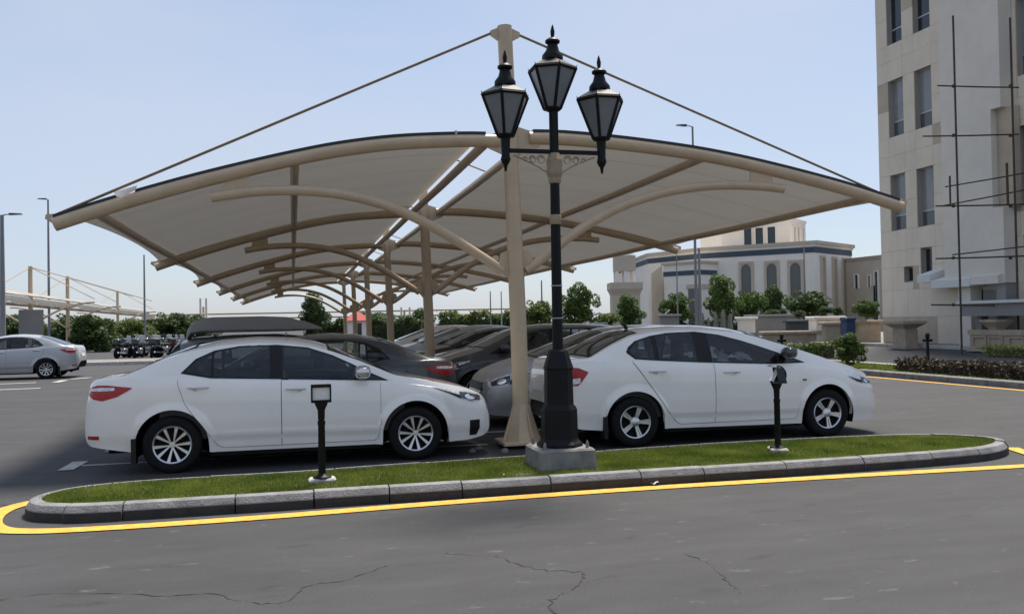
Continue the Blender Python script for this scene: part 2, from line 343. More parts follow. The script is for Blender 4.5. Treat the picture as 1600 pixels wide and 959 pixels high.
while i < N:
    front = KP[i].y < 8.3
    ln = random.choice((13, 14, 15, 11)) if front else random.choice((15, 20))
    if abs(KP[i].x-3) > 4.6: ln = 9
    j = min(i+ln, N)
    if N-j < 6: j = N
    w = .125 if KP[i].y < 8.9 else .06; h = .145+random.uniform(-.006, .006); dz = random.uniform(-.004, .004); sh = random.uniform(-.008, .008)
    if w < .1: h = .135
    secs = []
    for k in range(i, j+1):
        t = (KP[(k+1) % N]-KP[(k-1) % N]).normalized(); n = Vector((-t.y, t.x, 0))
        p = KP[k % N].copy()
        if k == i: p += t*.007
        if k == j: p -= t*.007
        secs.append([p+n*(o+sh)+Vector((0, 0, z)) for o, z in (((0, -.02), (0, h-.062), (.004, h-.054), (.034, h-.008+dz), (.075, h+dz), (w, h+dz), (w, .0)) if w > .1 else ((0, -.02), (0, h-.035), (.008, h-.022), (.03, h-.003+dz), (.04, h+dz), (w, h+dz), (w, .0)))])
    mb = MB(); mb.grid(secs); b = 7; e = len(secs)-1
    mb.f += [tuple(range(b)), tuple(e*b+q for q in range(b-1, -1, -1))]
    ks = mb.build('kerb_stone', 'kerb' if w > .1 else 'kerbw', island_o, smooth=True, ang=35)
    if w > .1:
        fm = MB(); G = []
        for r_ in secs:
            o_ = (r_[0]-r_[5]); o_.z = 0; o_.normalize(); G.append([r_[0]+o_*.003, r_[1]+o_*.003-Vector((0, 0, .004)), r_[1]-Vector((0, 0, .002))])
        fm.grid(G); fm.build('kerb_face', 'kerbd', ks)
    i = j
# grass blades on the island
def inside(poly, X, Y):
    c = np.zeros(len(X), bool); n = len(poly)
    for a in range(n):
        x1, y1 = poly[a]; x2, y2 = poly[a-1]
        m = ((y1 > Y) != (y2 > Y)); 
        with np.errstate(divide='ignore', invalid='ignore'): c ^= m & (X < (x2-x1)*(Y-y1)/(y2-y1)+x1)
    return c
def blades(name, X, Y, Z, h, w, lean, m, parent=None):
    n = len(X); a = rng.uniform(0, 2*np.pi, n); hh = h*rng.uniform(.5, 1.25, n); ww = w*rng.uniform(.6, 1.3, n)
    la = rng.uniform(0, 2*np.pi, n); ll = lean*rng.uniform(0, 1, n)*hh
    v = np.zeros((n, 3, 3), np.float32); dx, dy = np.cos(a)*ww/2, np.sin(a)*ww/2
    v[:, 0] = np.stack([X-dx, Y-dy, Z], 1); v[:, 1] = np.stack([X+dx, Y+dy, Z], 1); v[:, 2] = np.stack([X+np.cos(la)*ll, Y+np.sin(la)*ll, Z+hh], 1)
    return raw(name, v.reshape(-1, 3), 3, m, parent)
def raw(name, v, k, m, parent=None, obj=True):
    n = len(v)//k; me = bpy.data.meshes.new(name); me.vertices.add(n*k); me.vertices.foreach_set('co', v.astype(np.float32).ravel())
    me.loops.add(n*k); me.loops.foreach_set('vertex_index', np.arange(n*k, dtype=np.int32))
    me.polygons.add(n); me.polygons.foreach_set('loop_start', np.arange(0, n*k, k, dtype=np.int32)); me.polygons.foreach_set('loop_total', np.full(n, k, np.int32))
    me.update(calc_edges=True); me.materials.append(None)
    return put(name, me, m, parent) if obj else me
pin = [(inward(KP, i, .115).x, inward(KP, i, .115).y) for i in range(0, N, 2)]
n = 150000; X = rng.uniform(-2.3, 8.0, n); Y = rng.uniform(7.9, 9.6, n)
bare = np.exp(-(((X-2.15)/.22)**2+((Y-8.25)/.18)**2)) > rng.uniform(.15, 1, n)
dens = (np.sin(X*3.1+1)*np.sin(Y*4.3+X*1.7)*.25+.8) > rng.uniform(0, 1, n)
k = inside(pin, X, Y) & ~bare & dens & ~((abs(X-2.6) < .27) & (abs(Y-8.62) < .29)); X, Y = X[k], Y[k]
gb = blades('lawn', X, Y, np.full(len(X), .118), .034, .012, .7, 'grass'); tag(gb, 'short green lawn on the kerbed island in front of the cars', 'lawn', kind='stuff')

# ------------------------------------------------------------------ right side of the road: median, service road, pavement
def slab(x0, x1, y0, y1, z): return MB().box(x0, x1, y0, y1, -.1, z)
med = struct('median_strip', slab(14.95, 17.2, 11.5, 60, .10), 'soil')
ky = 11.5
while ky < 46:
    MB().cbox(14.75, 14.94, ky+.008, ky+1.2-.008, -.05, .15, .025).build('kerb_stone', 'kerb', med)
    MB().cbox(17.21, 17.42, ky+.008, ky+1.2-.008, -.05, .14, .025).build('kerb_stone', 'kerbw', med); ky += 1.2
n = 26000; X = rng.uniform(15.0, 17.2, n); Y = 11.5+28*rng.uniform(0, 1, n)**1.2
gm = blades('verge_grass', X, Y, np.full(n, .09), .07, .03, .6, 'grass'); tag(gm, 'grass verge on the median across the right hand road', 'grass', kind='stuff')
struct('yellow_line', ribbon([(14.45, 5), (14.4, 60)], .14, .008), 'yellow')
sr = MB(); sr.add([(17.45, 5, .006), (23.1, 5, .33), (23.1, 70, .33), (17.45, 70, .006)], [(0, 1, 2, 3)]); struct('service_road', sr, 'asphalt')
pav = MB().box(23.1, 40, 5, 60, 0, .42); struct('building_pavement', pav, 'concrete')
ky = 20.5
while ky < 34:
    ks = MB().cbox(22.95, 23.09, ky+.008, ky+.992, .1, .46, .02).build('kerb_stone', 'kerbw', bpy.data.objects['building_pavement']); ky += 1
# left far kerb of the second parking lot
lk = struct('far_pavement', MB().box(-24, -6.2, 42.2, 46.5, -.05, .12), 'concrete')
for q in range(12):
    MB().cbox(-24+q*1.5+.01, -24+q*1.5+1.49, 42.0, 42.19, -.05, .16, .02).build('kerb_stone', 'kerbw', lk)

# ------------------------------------------------------------------ cars
def smooth_prof(pts, xs, sig=.03):
    pts = sorted(pts); z = np.interp(xs, [p[0] for p in pts], [p[1] for p in pts]); dx = xs[1]-xs[0]; k = int(3*sig/dx)
    ker = np.exp(-.5*(np.arange(-k, k+1)*dx/sig)**2); ker /= ker.sum()
    zz = np.concatenate([2*z[0]-z[k:0:-1], z, 2*z[-1]-z[-2:-k-2:-1]]); return np.convolve(zz, ker, 'valid')
S_H = [0, .10, .19, .24, .45, .7, .86, .94, 1.0]
S_W = [.935, .952, .958, .985, 1.0, .998, .990, .968, .93]
class Shape:
    def __init__(s, sp):
        s.sp = sp; s.memo = {}; s.x0, s.x1 = sp['rear'], sp['front']; s.xs = np.linspace(s.x0, s.x1, 1000)
        s.zc_ = smooth_prof(sp['top'], s.xs, .03); s.zs_ = np.minimum(smooth_prof(sp['belt'], s.xs, .05), s.zc_-.004); s.zb_ = np.minimum(smooth_prof(sp['bot'], s.xs, .03), s.zs_-.004)
        s.hw = sp['width']/2; s.n = sp.get('corner', 6.0); s.tum = sp.get('tumble', .36); s.wb = sp['wb']/2; s.R = sp['arch']; s.wz = sp['tyre']
        hs = np.linspace(0, 1, 60); w = np.interp(hs, S_H, S_W); ke = np.ones(3)/3; s.hs = hs; s.sw = np.convolve(np.pad(w, 1, 'edge'), ke, 'valid')
    def zc(s, x): return np.interp(x, s.xs, s.zc_)
    def zs(s, x): return np.interp(x, s.xs, s.zs_)
    def zb(s, x): return np.interp(x, s.xs, s.zb_)
    def W(s, x):
        xm = (s.x0+s.x1)/2; t = abs(x-xm)/((s.x1-s.x0)/2); t = min(t, 1); nn = s.n if x > xm else s.n*1.12
        return s.hw*(1-t**nn)**(1/nn)*(1-.03*max(0, (abs(x)-.9))/1.3)
    def low(s, x, z):
        zs_ = s.zs(x); base = s.sp.get('sill', .2); h = (z-base)/max(zs_-base, .05); h = min(max(h, 0), 1)
        y = s.W(x)*np.interp(h, s.hs, s.sw)
        for wx in (-s.wb, s.wb):
            d = math.hypot(x-wx, z-s.wz)-s.R
            if z < s.wz: d = abs(x-wx)-s.R
            if -.02 < d < .075 and z < zs_: y += .024*(1-max(d, 0)/.075)**.5*min(1, s.W(x)/s.hw)**4*min(1, max(0, (s.R+.3-abs(z-s.wz))/.2))
        return y
    def upper(s, x, n=46):
        k_ = round(float(x), 7)
        if k_ not in s.memo: s.memo[k_] = s.upper_(x, n)
        return s.memo[k_]
    def upper_(s, x, n=46):                      # list of (y, z) from shoulder to centre line
        zs_, zc_ = float(s.zs(x)), float(s.zc(x)); ys = s.low(x, zs_); H = zc_-zs_
        y0 = ys-.018*min(1, ys/.3); ye = max(y0-s.tum*H-.03*min(1, ys/.3), y0*.55); ze = zs_+.85*H
        out = [(ys, zs_)]
        for k in range(22):
            t = k/21; b = .014*math.sin(math.pi*t)*min(1, H/.4); out.append((y0+(ye-y0)*t+b, zs_+.004*min(1, H/.05)+(ze-zs_-.004*min(1, H/.05))*t))
        cy, cz = ye-.03*min(1, ye/.3)-.02*H, zc_-.018*min(1, H/.4)
        m = n-23
        for k in range(1, m+1):
            t = k/m; a, b_, c = (1-t)**2, 2*t*(1-t), t*t
            out.append((a*ye+b_*cy, a*ze+b_*(cz)+c*zc_) if False else (a*ye+b_*(ye*.72), a*ze+b_*(zc_-.004)+c*zc_))
        return out
    def ysurf(s, x, z):
        if z <= s.zs(x): return s.low(x, z)
        u = s.upper(x); return float(np.interp(z, [p[1] for p in u], [p[0] for p in u]))
    def zsurf(s, x, y):
        u = s.upper(x); return float(np.interp(abs(y), [p[0] for p in u][::-1], [p[1] for p in u][::-1]))
    def xsurf(s, y, z, sg):
        lo, hi = 0.0, (s.x1 if sg > 0 else -s.x0)
        def ok(d):
            x = sg*d
            return s.zb(x) <= z <= s.zc(x) and s.ysurf(x, z) >= abs(y)
        lo = .9*hi
        for k in range(26):
            mid = (lo+hi)/2
            if ok(mid): lo = mid
            else: hi = mid
        return sg*lo
    def bot(s, x):
        for wx in (-s.wb, s.wb):
            if abs(x-wx) < s.R: return s.wz+math.sqrt(max(0, s.R**2-(x-wx)**2))
        return float(s.zb(x))
    def body(s):
        u = np.linspace(-1, 1, 110); xm, hl = (s.x0+s.x1)/2, (s.x1-s.x0)/2
        X = list(xm+hl*np.sin(np.pi/2*u))
        for wx in (-s.wb, s.wb):
            for a in np.linspace(0, math.pi, 25): X.append(wx+s.R*math.cos(a)*.9995)
            X += [wx-s.R*1.0005, wx+s.R*1.0005, wx-s.R-.03, wx+s.R+.03, wx-s.R-.07, wx+s.R+.07]
        wx0, wx1 = s.sp['rw'][0]-.05, s.sp['ws'][1]+.05; X += list(np.linspace(wx0, wx1, int((wx1-wx0)/.016)))
        X = sorted(X); X = [x for i_, x in enumerate(X) if i_ == 0 or x-X[i_-1] > 4e-4]
        rows = []
        for x in X:
            zb_, zs_ = s.bot(x), float(s.zs(x)); r = []
            yb = s.low(x, zb_); r.append((x, yb-.05*min(1, yb/.2), zb_+.004))
            for k in range(15):
                t = k/14; z = zb_+(zs_-zb_)*t; r.append((x, s.low(x, z), z))
            r += [(x, y, z) for y, z in s.upper(x)[1:]]
            rows.append(r)
        mb = MB(); b = len(rows[0]); full = []
        for r in rows: full.append(r+[(p[0], -p[1], p[2]) for p in r[-2::-1]])
        mb.grid(full); V = np.array(mb.v)
        def keep(f):                             # leave the window openings open
            c = V[list(f)].mean(0); x, y, z = c
            if z <= s.zs(x)+.002: return True
            return not (s.in_side(x, z, .007) or s.in_top(x, y, z, .012))
        mb.f = [f for f in mb.f if keep(f)]
        return mb.mesh('car_body', True, 42)
    def in_side(s, x, z, g):
        for t_, b_ in s.sp['wins']:
            xa, xb = max(t_[0][0], b_[0][0]), min(t_[-1][0], b_[-1][0])
            if xa-g < x < xb+g and np.interp(x, *zip(*b_))-g < z < np.interp(x, *zip(*t_))+g: return True
        return False
    def in_top(s, x, y, z, g):
        for a, b, w0, w1 in (s.sp['ws'], s.sp['rw']):
            if a-g < x < b+g and abs(y) < w0+(w1-w0)*(x-a)/(b-a)+g: return True
        return False
    def sidepatch(s, top, botm, off, nx=26, nz=7, side=1, skirt=.012):
        xs = sorted(set([p[0] for p in top]+[p[0] for p in botm])); xa, xb = max(top[0][0], botm[0][0]), min(top[-1][0], botm[-1][0])
        X = np.linspace(xa, xb, nx); T = np.interp(X, *zip(*top)); B = np.interp(X, *zip(*botm)); G = []
        for x, t, b in zip(X, T, B):
            r = []
            for k in range(nz):
                z = b+(t-b)*k/(nz-1); r.append((x, side*(s.ysurf(x, z)+off), z))
            a, c = r[0], r[-1]
            G.append([(a[0], a[1]-side*skirt, a[2])]+r+[(c[0], c[1]-side*skirt, c[2])])
        f, l = G[0], G[-1]
        G = [[(p[0], p[1]-side*skirt*(0 if q in (0, len(f)-1) else 1), p[2]) for q, p in enumerate(f)]]+G+[[(p[0], p[1]-side*skirt*(0 if q in (0, len(l)-1) else 1), p[2]) for q, p in enumerate(l)]]
        if side < 0: G = G[::-1]
        return MB().grid(G)
    def cut(s, mb, fn):
        V = np.array(mb.v); mb.f = [f for f in mb.f if not fn(*V[list(f)].mean(0))]; return mb
    def toppatch(s, xa, xb, wfun, off, nx=12, ny=17):
        G = []
        for x in np.linspace(xa, xb, nx):
            w = wfun(x); G.append([(x, y, s.zsurf(x, y)+off) for y in np.linspace(-w, w, ny)])
        return MB().grid(G[::-1])
    def frontpatch(s, poly_y, z0, z1, sg, off, ny=15, nz=5):
        G = []
        for z in np.linspace(z0, z1, nz):
            t = (z-z0)/(z1-z0); ya = poly_y[0][0]+(poly_y[1][0]-poly_y[0][0])*t; yb = poly_y[0][1]+(poly_y[1][1]-poly_y[0][1])*t
            G.append([(s.xsurf(y, z, sg)+sg*off, y, z) for y in np.linspace(ya, yb, ny)])
        if sg > 0: G = G[::-1]
        return MB().grid(G[::-1])

def wheel_meshes(r, rr, style):
    w = .095; T = MB()
    prof = [(rr*.98, -w*.85), (rr+.02, -w), (r-.035, -w*1.02), (r-.012, -w*.85), (r, -w*.55), (r, w*.55), (r-.012, w*.85), (r-.035, w*1.02), (rr+.02, w), (rr*.98, w*.85)]
    T.lathe(prof, 40, cap=False)
    rot = lambda mb: [(x, z, y) for x, y, z in mb.v]          # axis to y, outer side at +y
    T.v = rot(T); T.f = [f[::-1] for f in T.f]
    B = MB().lathe([(rr*.99, w*.2), (rr*.99, w*.35), (0.001, w*.35)], 32, cap=False); B.v = rot(B); B.f = [f[::-1] for f in B.f]
    Rm = MB(); Rm.lathe([(rr*.90, w*.62), (rr*.905, w*.86), (rr*.97, w*.96), (rr*1.0, w*.9), (rr*1.0, w*.5)], 40, cap=False)
    def spoke(a0, a1, w0, w1, r0, r1, t0, t1):
        c0, s0, c1, s1 = math.cos(a0), math.sin(a0), math.cos(a1), math.sin(a1); v = []
        for (cc, ss, ra, wa, tz) in ((c0, s0, r0, w0, t0), (c1, s1, r1, w1, t1)):
            for sd_ in (-1, 1):
                for dz in (-.022, 0): v.append((cc*ra-ss*wa*sd_*(1 if dz else .72), ss*ra+cc*wa*sd_*(1 if dz else .72), tz+dz))
        Rm.add(v, [(1, 3, 7, 5), (0, 1, 5, 4), (2, 6, 7, 3), (4, 5, 7, 6), (0, 2, 3, 1)])
    if style == 'ten':
        for k in range(5):
            a = 2*math.pi*k/5+.32
            for d in (-.30, .30): spoke(a+d*.35, a+d, .009, .024, .03, rr*.93, w*.66, w*.88)
        Rm.lathe([(.001, w*.72), (.032, w*.70), (.038, w*.5)], 16, cap=False)
    else:
        for k in range(5):
            a = 2*math.pi*k/5+.1
            for d in (-1, 1): spoke(a+d*.2, a+d*.13, .012, .012, .045, rr*.93, w*.74, w*.86)
            spoke(a, a, .022, .02, .04, rr*.92, w*.60, w*.72)
        Rm.lathe([(.001, w*.84), (.04, w*.82), (.062, w*.7), (.066, w*.45)], 20, cap=False)
    Rm.v = rot(Rm); Rm.f = [f[::-1] for f in Rm.f]
    return T.mesh('tyre', True, 40), B.mesh('wheel', True), Rm.mesh('rim', True, 30)

SPEC = {}
SPEC['saloon'] = dict(wb=2.68, rear=-2.30, front=2.32, width=1.775, tyre=.315, arch=.385, sill=.2, tumble=.36, corner=6.0, rimr=.208, style='ten',
    top=[(-2.30, .60), (-2.29, .80), (-2.24, .98), (-2.17, 1.055), (-2.05, 1.065), (-1.86, 1.08), (-1.43, 1.285), (-1.17, 1.385), (-.83, 1.45), (-.45, 1.475), (-.09, 1.46), (.2, 1.41), (.41, 1.345), (.73, 1.205), (.93, 1.105), (1.12, 1.01), (1.35, .965), (1.64, .90), (1.95, .83), (2.13, .765), (2.23, .69), (2.29, .58), (2.32, .45)],
    belt=[(-2.30, .58), (-2.28, .8), (-2.2, .98), (-2.08, 1.03), (-1.86, 1.05), (-1.45, 1.055), (-1.2, 1.045), (-.92, 1.02), (-.28, .99), (.68, .945), (1.0, .925), (1.3, .885), (1.64, .83), (1.95, .765), (2.12, .70), (2.24, .6), (2.32, .42)],
    bot=[(-2.30, .55), (-2.28, .40), (-2.22, .32), (-1.76, .25), (-1.6, .23), (-1.0, .225), (-.9, .215), (.9, .21), (1.0, .2), (1.7, .19), (2.0, .2), (2.2, .235), (2.29, .30), (2.32, .40)],
    trim=([(-1.25, 1.095), (-1.10, 1.245), (-.90, 1.335), (-.64, 1.375), (-.22, 1.383), (.12, 1.345), (.40, 1.25), (.62, 1.145), (.80, 1.05), (1.03, .945)], [(-1.25, 1.09), (-.94, 1.03), (-.28, 1.0), (.68, .955), (1.03, .94)]),
    wins=[([(-1.20, 1.115), (-1.09, 1.225), (-.93, 1.305)], [(-1.20, 1.105), (-.93, 1.045)]),
          ([(-.905, 1.315), (-.64, 1.362), (-.30, 1.37)], [(-.905, 1.04), (-.285, 1.012)]),
          ([(-.19, 1.37), (.11, 1.33), (.38, 1.24), (.60, 1.135), (.70, 1.085)], [(-.165, 1.005), (.70, .967)]),
          ([(.735, 1.065), (.83, 1.015), (.97, .956)], [(.735, .966), (.97, .953)])],
    doors=[([(-1.275, 1.035), (-.92, 1.012), (-.179, .986)], [(-1.275, .98), (-1.2, .76), (-1.12, .645), (-1.02, .52), (-.94, .40), (-.86, .29), (-.80, .262), (-.179, .262)]),
           ([(-.171, .984), (.68, .938), (.935, .922)], [(-.171, .262), (.86, .262), (.90, .29), (.935, .45)])],
    handles=[(-1.17, -.95, .935), (-.13, .09, .885)], mirror=(.74, 1.02),
    head=([(1.56, .848), (1.85, .80), (2.03, .765), (2.13, .74), (2.20, .69)], [(1.56, .838), (1.72, .775), (1.85, .715), (1.97, .655), (2.10, .645), (2.20, .665)]),
    tail=([(-2.215, .955), (-2.12, .985), (-2.0, .985), (-1.75, .955)], [(-2.215, .88), (-2.16, .835), (-2.06, .815), (-1.9, .86), (-1.75, .945)]),
    fog=([(2.0, .435), (2.13, .435)], [(2.0, .25), (2.09, .25), (2.13, .33)]), reflector=(-2.23, -2.10, .395, .435),
    ws=(.38, 1.06, .60, .66), rw=(-1.80, -1.13, .58, .52), grille=((-.55, .55), (-.5, .5), .60, .66), intake=((-.5, .5), (-.55, .55), .27, .42))
SPEC['notch'] = dict(wb=2.71, rear=-2.38, front=2.33, width=1.76, tyre=.318, arch=.385, sill=.2, tumble=.36, corner=5.4, rimr=.206, style='five',
    top=[(-2.38, .62), (-2.37, .85), (-2.33, 1.02), (-2.26, 1.10), (-2.10, 1.125), (-1.88, 1.135), (-1.6, 1.30), (-1.3, 1.44), (-.98, 1.495), (-.63, 1.515), (-.2, 1.51), (.17, 1.475), (.42, 1.42), (.78, 1.29), (1.18, 1.145), (1.5, 1.03), (1.85, .93), (2.1, .83), (2.22, .745), (2.29, .62), (2.33, .45)],
    belt=[(-2.38, .60), (-2.36, .83), (-2.29, 1.0), (-2.1, 1.07), (-1.88, 1.085), (-1.4, 1.085), (-1.0, 1.06), (-.36, 1.02), (.59, .975), (1.03, .97), (1.4, .93), (1.7, .86), (1.95, .79), (2.15, .70), (2.25, .6), (2.33, .43)],
    bot=[(-2.38, .56), (-2.35, .40), (-2.26, .30), (-2.03, .245), (-1.75, .225), (-1.0, .22), (.9, .2), (1.7, .19), (2.0, .185), (2.24, .215), (2.31, .30), (2.33, .40)],
    trim=([(-1.42, 1.195), (-1.385, 1.25), (-1.28, 1.325), (-1.06, 1.385), (-.84, 1.415), (-.42, 1.428), (-.09, 1.38), (.21, 1.30), (.48, 1.21), (.75, 1.115), (1.06, .998)], [(-1.42, 1.18), (-1.32, 1.098), (-1.0, 1.072), (-.36, 1.03), (.59, .985), (1.06, .99)]),
    wins=[([(-1.385, 1.215), (-1.27, 1.308), (-1.06, 1.368)], [(-1.385, 1.185), (-1.30, 1.113), (-1.03, 1.088)]),
          ([(-1.025, 1.376), (-.84, 1.402), (-.48, 1.412)], [(-1.0, 1.085), (-.385, 1.045)]),
          ([(-.36, 1.40), (-.09, 1.364), (.21, 1.285), (.48, 1.195), (.66, 1.13)], [(-.27, 1.037), (.66, .998)]),
          ([(.71, 1.11), (.84, 1.06), (.98, 1.01)], [(.71, 1.0), (.98, 1.003)])],
    doors=[([(-1.36, 1.082), (-1.0, 1.058), (-.274, 1.012)], [(-1.36, 1.06), (-1.13, .74), (-.92, .44), (-.80, .30), (-.74, .27), (-.274, .27)]),
           ([(-.266, 1.01), (.59, .97), (.935, .967)], [(-.266, .27), (.86, .27), (.9, .3), (.935, .5)])],
    handles=[(-1.17, -.94, .945), (-.15, .08, .905)], mirror=(.78, 1.10),
    head=([(1.70, .80), (1.85, .80), (1.98, .775), (2.08, .735), (2.14, .69)], [(1.70, .79), (1.78, .735), (1.9, .695), (2.05, .672), (2.14, .68)]),
    tail=([(-2.31, .985), (-2.2, 1.02), (-2.06, 1.01), (-1.95, .96)], [(-2.31, .80), (-2.2, .79), (-2.08, .79), (-2.03, .84), (-1.95, .95)]),
    fog=None, reflector=None, side_lamp=(1.01, .77),
    ws=(.36, 1.42, .58, .68), rw=(-1.86, -1.22, .60, .52), grille=((-.55, .55), (-.5, .5), .60, .68), intake=((-.5, .5), (-.55, .55), .27, .42))
SPEC['people_carrier'] = dict(wb=2.65, rear=-2.15, front=2.05, width=1.74, tyre=.32, arch=.37, sill=.2, tumble=.24, corner=5.6, rimr=.21, style='five',
    top=[(-2.15, .62), (-2.13, .95), (-2.05, 1.2), (-1.9, 1.42), (-1.6, 1.505), (-1.0, 1.535), (-.2, 1.54), (.25, 1.50), (.55, 1.39), (1.2, 1.07), (1.45, 1.0), (1.75, .92), (1.93, .82), (2.01, .7), (2.05, .5)],
    belt=[(-2.15, .6), (-2.12, .9), (-2.0, 1.02), (-1.4, 1.04), (-.4, 1.0), (.7, .965), (1.1, .95), (1.45, .90), (1.75, .81), (1.92, .72), (2.0, .6), (2.05, .47)],
    bot=[(-2.15, .56), (-2.12, .4), (-2.0, .3), (-1.7, .24), (-.9, .22), (.9, .21), (1.75, .2), (1.95, .25), (2.03, .34), (2.05, .44)],
    trim=([(-1.83, 1.10), (-1.75, 1.30), (-1.5, 1.41), (-1.0, 1.445), (-.2, 1.44), (.15, 1.39), (.45, 1.28), (.75, 1.15), (1.05, .985)], [(-1.83, 1.09), (-1.4, 1.055), (-.4, 1.012), (.7, .975), (1.05, .975)]),
    wins=[([(-1.78, 1.13), (-1.72, 1.29), (-1.5, 1.395), (-1.1, 1.43)], [(-1.78, 1.1), (-1.1, 1.055)]),
          ([(-1.05, 1.43), (-.25, 1.428)], [(-1.05, 1.05), (-.25, 1.02)]),
          ([(-.18, 1.425), (.15, 1.375), (.45, 1.265), (.70, 1.15)], [(-.18, 1.018), (.70, .99)])],
    doors=[([(-1.2, 1.03), (-.24, 1.0)], [(-1.2, .75), (-1.0, .48), (-.9, .27), (-.24, .27)]), ([(-.22, 1.0), (.7, .962), (.92, .955)], [(-.22, .27), (.86, .27), (.92, .45)])],
    handles=[(-1.1, -.88, .94), (-.12, .1, .90)], mirror=(.78, 1.06),
    head=([(1.45, .86), (1.7, .83), (1.88, .76)], [(1.45, .84), (1.6, .74), (1.75, .69), (1.88, .69)]),
    tail=([(-2.08, 1.0), (-1.95, 1.1), (-1.85, 1.1)], [(-2.08, .8), (-1.95, .8), (-1.85, .95)]),
    fog=None, reflector=None, ws=(.36, 1.12, .58, .66), rw=(-2.02, -1.86, .56, .6), grille=((-.5, .5), (-.46, .46), .58, .68), intake=((-.5, .5), (-.5, .5), .28, .42))

